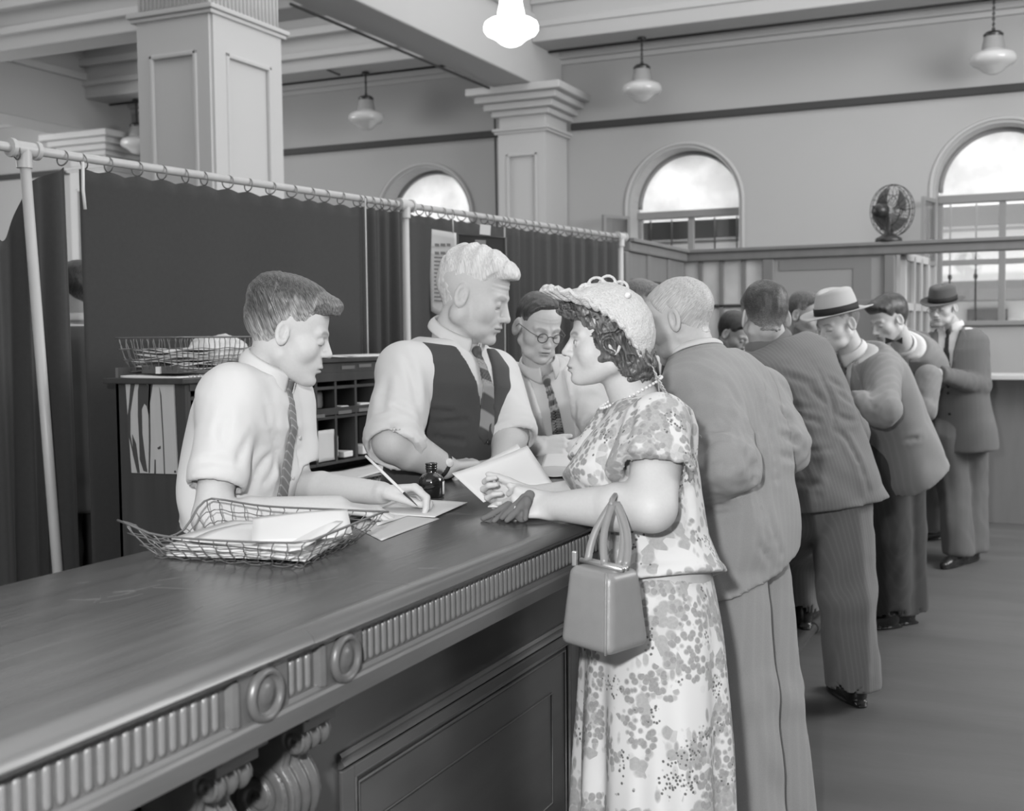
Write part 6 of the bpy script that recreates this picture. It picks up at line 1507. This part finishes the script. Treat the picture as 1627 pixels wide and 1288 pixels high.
def make_oldman():
    F = hdir(143); Rr = hdir(53); hip = P(1178, 840, 3.32); hip[2] = .92; neck = P(1106, 566, 3.46)
    t = person('man', 'bald-browed old man in light grey suit leaning on the counter beyond the woman', hip); t['group'] = G_CUST
    T = Torso(hip, neck, Rr, k=.96, bend=.05)
    hd = Head(P(1079, 507, 3.47), 156, 20, 0, .99, lid=1., age=.8, nose=1.1, brow=.3, ear=1.1)
    shL, elL, wrL = P(1128, 632, 3.28), P(1162, 738, 3.10), P(1082, 778, 3.22)
    shR, elR, wrR = P(1212, 625, 3.60), P(1246, 712, 3.48), P(1190, 765, 3.72)
    hL = hand_fns(wrL, hdir(165), (0, 0, -1), -1, s=1.02); hR = hand_fns(wrR, hdir(150), (0, 0, -1), 1, s=1.02)
    body(t, hd, neck, SKIN, [arm_piece(elL, wrL, hL, .04, .03, h=.006), arm_piece(elR, wrR, hR, .04, .03, h=.006)], T, rn=.064)
    JM = clothmat('light_suit', 152, 38, .05, 6)
    hp = P(1262, 892, 3.25); hp0 = P(1130, 945, 3.2)
    nh = nrm(np.cross(hp-hp0, np.cross(hp-hp0, V(0, 0, 1)))); nh = nh if nh[2] < 0 else -nh
    jacket(t, T, [(shL, elL, wrL), (shR, elR, wrR)], JM, .024, -.62, .975, (.080, .072, .056), amp=.009, h=.0078, seed=21, d0=2.8, d1=4.0, hemtilt=(hp, nh),
           cr=[[(1150, 620), (1168, 690), (1172, 730)], [(1112, 690), (1135, 683), (1160, 690)], [(1175, 650), (1190, 720), (1205, 800), (1225, 880)], [(1215, 600), (1224, 680), (1232, 760)], [(1235, 690), (1262, 700)], [(1232, 722), (1258, 728)], [(1110, 815), (1140, 808), (1170, 806)], [(1130, 600), (1165, 625), (1178, 670)], [(1200, 700), (1212, 790), (1240, 880)], [(1118, 720), (1140, 700), (1172, 712)], [(1110, 760), (1140, 740), (1176, 735)], [(1150, 860), (1152, 900), (1158, 935)], [(1205, 860), (1222, 890)], [(1195, 590), (1205, 640), (1208, 700)], [(1145, 650), (1160, 690)], [(1238, 650), (1256, 672)]])
    collar(T, neck-T.U*.010+F*.0, nrm(T.U), F, .066, .068, .040, .020, 30, SHIRT, t, .01, .0)
    collar(T, neck-T.U*.030, nrm(T.U), F, .080, .082, .038, .042, 45, JM, t, .02, .0)
    f = lambda px, py, d: P(px, py, d)
    lg = [(P(1200, 905, 3.38), P(1222, 1100, 3.38), V(*P(1236, 1290, 3.36)[:2], .10), F, (.088, .090, .104)), (P(1158, 915, 3.24), P(1176, 1100, 3.22), V(*P(1192, 1300, 3.18)[:2], .10), F, (.096, .092, .102))]
    trousers(t, T, lg, JM, amp=.005, h=.010, seed=3)
    for l_ in lg: shoe('shoe', l_[2]*[1, 1, 0]-F*.04, F, SHOEM, t)
    hair_mesh(hd, hair_std(.007, .006, .0, recede=.02, edge=.03), .0034, m=hairmat('thin_white_hair', 182, -60, .45, .22), parent=t, fade=1.15)
make_oldman()
def make_pin():
    F = hdir(112); Rr = hdir(22); hip = P(1308, 775, 4.50); hip[2] = .95; neck = P(1219, 541, 4.51)
    t = person('man', 'dark-haired man in grey pinstripe suit seen from behind with one foot on the rail', hip); t['group'] = G_CUST
    T = Torso(hip, neck, Rr, k=1.04, bend=.04)
    hd = Head(P(1215, 503, 4.46), 98, 12, 0, 1.0, ear=1.1)
    shR, elR, wrR = P(1300, 605, 4.60), P(1348, 688, 4.62), P(1290, 690, 4.9)
    shL, elL, wrL = P(1165, 590, 4.50), P(1150, 690, 4.5), P(1150, 700, 4.75)
    hR = hand_fns(wrR, hdir(150), (0, 0, -1), 1); hL = hand_fns(wrL, hdir(120), (0, 0, -1), -1)
    body(t, hd, neck, SKIN, [arm_piece(elR, wrR, hR, .04, .03, h=.007), arm_piece(elL, wrL, hL, .04, .03, h=.007)], T, rn=.064)
    JM = clothmat('pinstripe_suit', 118, 75, .16, 8)
    hp, hp0 = P(1388, 793, 4.5), P(1245, 812, 4.45); nh = nrm(np.cross(hp-hp0, np.cross(hp-hp0, V(0, 0, 1)))); nh = nh if nh[2] < 0 else -nh
    jacket(t, T, [(shL, elL, wrL), (shR, elR, wrR)], JM, .026, -.5, .975, (.080, .076, .058), amp=.009, h=.009, seed=31, d0=3.8, d1=5.2, hemtilt=(hp, nh),
           cr=[[(1290, 580), (1318, 630), (1322, 680)], [(1230, 590), (1290, 610)], [(1240, 650), (1300, 670)], [(1325, 620), (1350, 640)], [(1320, 690), (1345, 700), (1380, 780)], [(1270, 600), (1310, 640)], [(1250, 580), (1262, 700), (1300, 790)], [(1215, 620), (1250, 640), (1290, 650)], [(1232, 700), (1280, 715), (1320, 712)], [(1318, 650), (1340, 665), (1360, 668)], [(1312, 600), (1335, 615)], [(1240, 760), (1300, 770)]])
    collar(T, neck-T.U*.020, T.U, F, .076, .078, .040, .040, 45, JM, t, .02, .0)
    lg = [(P(1336, 800, 4.55), P(1345, 940, 4.62), V(*Pz(1356, 1100, .06)[:2], .10), F, (.118, .108, .105)), (P(1272, 815, 4.62), P(1268, 870, 5.0), P(1272, 962, 5.12), F, (.108, .085, .075))]
    trousers(t, T, lg, JM, amp=.006, h=.010, seed=5)
    shoe('shoe', Pz(1366, 1122, 0), hdir(100), SHOEM, t)
    a = lg[1][2]; s_ = shoe('shoe', V(a[0], a[1], 0)-F*.03, hdir(95), SHOEM, t); s_.location.z += a[2]-.095
    hair_mesh(hd, hair_std(.009, .020, .006, wave=.002), .0036, m=hairmat('dark_hair_b', 66, 60, .35, .5), fade=4.0, fw=.075, parent=t)
make_pin()
def suit_man(label, headargs, neck, hip, yaw, arms, legs, JM, TM, k=1., hem=-.42, V_=True, tiem=None, shirt=True, skin=None, seed=0, group=G_CUST, cr=None, d0=4, d1=9, hands=None, hemtilt=None, h=.011, rs=(.076, .066, .052), hair=None, hairm=None, rh=.004, bend=.03, shoes=True, lapels=True, Vw=.075, Vb=.38):
    F = hdir(yaw); Rr = hdir(yaw-90); t = person('man', label, hip); t['group'] = group
    T = Torso(hip, neck, Rr, k=k, bend=bend); hd = Head(*headargs[0], **headargs[1])
    pcs = [arm_piece(a[1], a[2], hd_, .042, .030, h=.0055) for a, hd_ in zip(arms, hands)] if hands else []
    body(t, hd, neck, skin or SKIN, pcs, T, rn=.062, h=.0042)
    L = T.L; Vp = [(-Vw, 1.15*L), (Vw, 1.15*L), (.006, Vb*L), (-.006, Vb*L)] if V_ else None
    lap = None
    if V_ and lapels: lap = [('lapel', [(s*Vw, 1.0*L), (s*(Vw+.05), .84*L), (s*(Vw+.025), .78*L), (s*.010, Vb*L), (s*.004, Vb*L+.01)], .007) for s in (1, -1)]
    if V_:
        lo, hi = bounds(T.at(0, 0, 0), neck, pad=.22); piece('shirt', lambda p: T.fn(p, .006, .0, .98), lo, hi, .012, SHIRT, t)
        collar(T, neck-T.U*.006, T.U, F, .060, .062, .040, .036, 16, SHIRT, t, .026, .008)
        if tiem: tie(t, T, tiem, .016, .95, Vb-.1, .012, .034, h=.006)
    jacket(t, T, arms, JM, .024, hem, .965, rs, V=Vp, lap=lap, amp=.006, h=h, seed=seed, cr=cr, d0=d0, d1=d1, hemtilt=hemtilt)
    if V_: buttons(T, .030, [(0, Vb-.05), (0, Vb-.28)], SHOEM, t, .009)
    if legs:
        trousers(t, T, legs, TM, h=.012, seed=seed)
        if shoes:
            for l_ in legs: shoe('shoe', l_[2]*[1, 1, 0]-nrm(l_[3])*.04, l_[3], SHOEM, t)
    if hair: hair_mesh(hd, hair, rh, m=hairm, parent=t, fade=3.0, fw=.05)
    return t, T, hd
# the man in the pale felt hat
hw = P(1335, 640, 5.3)
LIGHT2 = clothmat('light_flecked_suit', 134, 30, .10, 6)
_arms = [(P(1402, 590, 5.42), P(1402, 650, 5.25), P(1350, 640, 5.25)), (P(1340, 600, 5.75), P(1320, 660, 5.7), P(1310, 655, 5.5))]
_hip = P(1428, 722, 5.75); _hip[2] = .95
t, T, hd = suit_man('man in pale felt hat with black band bending over the counter', ((P(1331, 513, 5.52), 206, 18, 0, 1.02), dict(lid=1., nose=1.1, age=.5, brow=.5)), P(1354, 561, 5.58), _hip, 196, _arms,
    [(P(1402, 730, 5.75), P(1412, 850, 5.85), V(*Pz(1412, 978, .06)[:2], .09), hdir(190), (.11, .10, .11)), (P(1432, 730, 5.85), P(1438, 850, 6.0), V(*Pz(1438, 972, .06)[:2], .09), hdir(190), (.11, .10, .11))],
    LIGHT2, clothmat('dark_stripe_trousers', 66, 50, .15, 10), k=1.05, hem=-.30, tiem=tiemat('check_tie', 130, 96, 30, 45), seed=41, d0=4.6, d1=6.6, rs=(.082, .078, .056), cr=[[(1385, 600), (1382, 640), (1395, 668)], [(1400, 640), (1385, 655)], [(1432, 700), (1460, 695)]], hands=[hand_fns(P(1350, 640, 5.25), hdir(180), (0, 0, -1), -1), hand_fns(P(1310, 655, 5.5), hdir(180), (0, 0, -1), 1)], hair=hair_std(.008, .008), hairm=hairmat('grey_hair', 110, -30))
hat(t, hd, mat('pale_felt', 178, .9, .15, sheen=.2), mat('black_ribbon', 38, .7), (.088, .104, .122), (.150, .172), .046, 6, .035, curl=.014, top=.84)
# the man with the dark hat and paper, standing at the far right
_hip = P(1522, 672, 7.72); _hip[2] = .94
DARKS = clothmat('mid_grey_suit', 98, 40, .04, 6); wl, wr_ = P(1492, 594, 7.35), P(1480, 590, 7.42)
t, T, hd = suit_man('man in dark flat-topped hat and grey suit reading a paper by the windows', ((P(1498, 489, 7.62), 222, 6, -4, .98), dict(lid=1., nose=1.1, age=.7)), P(1512, 519, 7.68), _hip, 232,
    [(P(1464, 545, 7.55), P(1452, 590, 7.45), wr_), (P(1552, 545, 7.75), P(1558, 612, 7.60), wl)],
    [(P(1504, 690, 7.70), P(1515, 780, 7.74), V(*Pz(1524, 884, .05)[:2], .08), hdir(225), (.115, .095, .10)), (P(1540, 690, 7.78), P(1545, 780, 7.85), V(*Pz(1545, 878, .05)[:2], .08), hdir(225), (.115, .095, .10))],
    DARKS, DARKS, k=1.06, hem=-.38, tiem=mat('dark_tie', 46, .6), seed=51, d0=7, d1=8.5, hands=[hand_fns(wr_, hdir(215)+V(0, 0, .1), nrm(hdir(-60)+V(0, 0, .3)), 1, curl=(40, 50, 30)), hand_fns(wl, hdir(190)+V(0, 0, .1), nrm(hdir(100)+V(0, 0, .2)), -1, curl=(40, 50, 30))], bend=0, skin=SKINR, Vw=.085, Vb=.34, hair=hair_std(.006, .006), hairm=MATS['grey_hair'])
hat(t, hd, mat('dark_felt', 84, .9, .15, sheen=.15), mat('black_ribbon', 38), (.086, .100, .112), (.135, .160), .045, -8, .010, roll=-8, top=.92)
g = MB()
for s in (-1, 1): g.tube([hd.w(np.array([s*.031, .112, -.006])+(.019*math.cos(a), 0, .016*math.sin(a))) for a in np.linspace(0, math.tau, 20)[:-1]], .0016, 5, closed=True)
g.tube([hd.w((-.012, .112, -.002)), hd.w((.012, .112, -.002))], .0016, 5); g.build('spectacles', WIRE, t, True)
quad_sheet([P(1424, 558, 7.40), P(1446, 554, 7.42), P(1464, 577, 7.36), P(1444, 580, 7.34)], 6, 6, .002, .006).build('held_paper', PAPER, None, True); tag(bpy.data.objects['held_paper.002'], 'small pale paper held by the man in the dark flat-topped hat', 'paper')
# the man with a bow tie bending at the counter
_hip = P(1478, 700, 8.5); _hip[2] = .92; TAN = clothmat('pale_summer_suit', 128, 40, .04, 6)
t, T, hd = suit_man('dark-haired man with a black bow tie bending between the two hatted men', ((P(1413, 507, 7.15), 196, 22, 0, 1.12), dict(lid=1., nose=1.1, brow=.5)), P(1436, 548, 7.28), _hip, 190,
    [(P(1440, 590, 7.5), P(1430, 650, 7.4), P(1410, 640, 7.2)), (P(1475, 600, 7.0), P(1470, 650, 6.95), P(1430, 645, 6.95))],
    [(P(1475, 705, 8.05), P(1482, 780, 8.2), V(*Pz(1490, 845, .05)[:2], .08), hdir(190), (.12, .11, .11)), (P(1500, 705, 8.3), P(1505, 780, 8.4), V(*Pz(1512, 840, .05)[:2], .08), hdir(190), (.12, .11, .11))],
    TAN, TAN, k=1.05, hem=-.3, seed=61, d0=6.5, d1=8.6, hair=hair_std(.010, .024, .012, quiff=.3), hairm=hairmat('dark_hair_c', 56, -30, .35, .4), rh=.0045, lapels=False)
nb = P(1420, 541, 7.05); m = MB()
for s in (-1, 1): m.prism([tuple(nb+hdir(106)*-.01), tuple(nb+hdir(-14)*s*.045+V(0, 0, .018)), tuple(nb+hdir(-14)*s*.045-V(0, 0, .018))], tuple(hdir(-90)*.012), tuple(hdir(90)*.012))
m.build('bow_tie', EYED, t)
# clerks and heads glimpsed between the customers
def glimpse(label, c, d, yaw, pitch, scale, neckp, hipp, cloth, hairf, hm, skin=SKINR, k=.95, seed=0, group=G_CLERK, tiem=None, white=False):
    hip = P(*hipp); hip[2] = .95; nk = P(*neckp); F = hdir(yaw); Rr = hdir(yaw-90)
    T0 = Torso(hip, nk, Rr, k=k); sR, sL = T0.at(.19*k, 0, .84), T0.at(-.19*k, 0, .84); dn = V(0, 0, -.24)
    arms = [(sR, sR+dn+F*.06, sR+dn+F*.26), (sL, sL+dn+F*.06, sL+dn+F*.26)]
    lg = [(hip+Rr*.1, hip+Rr*.1-V(0, 0, .42), V(hip[0]+Rr[0]*.1, hip[1]+Rr[1]*.1, .09), F), (hip-Rr*.1, hip-Rr*.1-V(0, 0, .42), V(hip[0]-Rr[0]*.1, hip[1]-Rr[1]*.1, .09), F)]
    hs = [hand_fns(a[2], F, (0, 0, -1), s) for a, s in zip(arms, (1, -1))]
    return suit_man(label, ((P(*c, d), yaw, pitch, 0, scale), dict(lid=1., nose=1.05)), nk, hip, yaw, arms, lg, cloth, TROU, k=k, seed=seed, hair=hairf, hairm=hm, skin=skin, group=group, rh=.005, h=.016, hands=hs, tiem=tiem)
glimpse('ruddy man with short hair glimpsed between the pinstripe man and the pale hat', (1281, 500), 6.5, -50, 12, 1.03, (1270, 552, 6.75), (1215, 700, 7.35), clothmat('mid_suit_b', 92), hair_std(.008, .014), hairmat('mid_hair', 84, -30), tiem=mat('dark_tie', 46), seed=71)
glimpse('dark-haired clerk with bent head glimpsed between old man and pinstripe man', (1166, 530), 6.9, -40, 30, .98, (1150, 575, 7.1), (1140, 680, 7.4), SHIRT, hair_std(.010, .020, .008), hairmat('dark_hair_d', 52, -30), seed=81)
glimpse('grey-haired head glimpsed between the lacy hat and the old man', (1019, 486), 5.9, -30, 10, 1.0, (1019, 530, 6.0), (1019, 650, 6.1), clothmat('grey_suit_c', 88), hair_std(.012, .020, .008), hairmat('grey_hair_b', 98, -30), seed=91)

glimpse('dark head of someone glimpsed through the gap between the curtains', (121, 458), 5.6, 150, 0, 1.0, (121, 512, 5.6), (121, 700, 5.6), clothmat('grey_suit_c', 88), hair_std(.012, .018, .008), hairmat('dark_hair_d', 52, -30), seed=95)
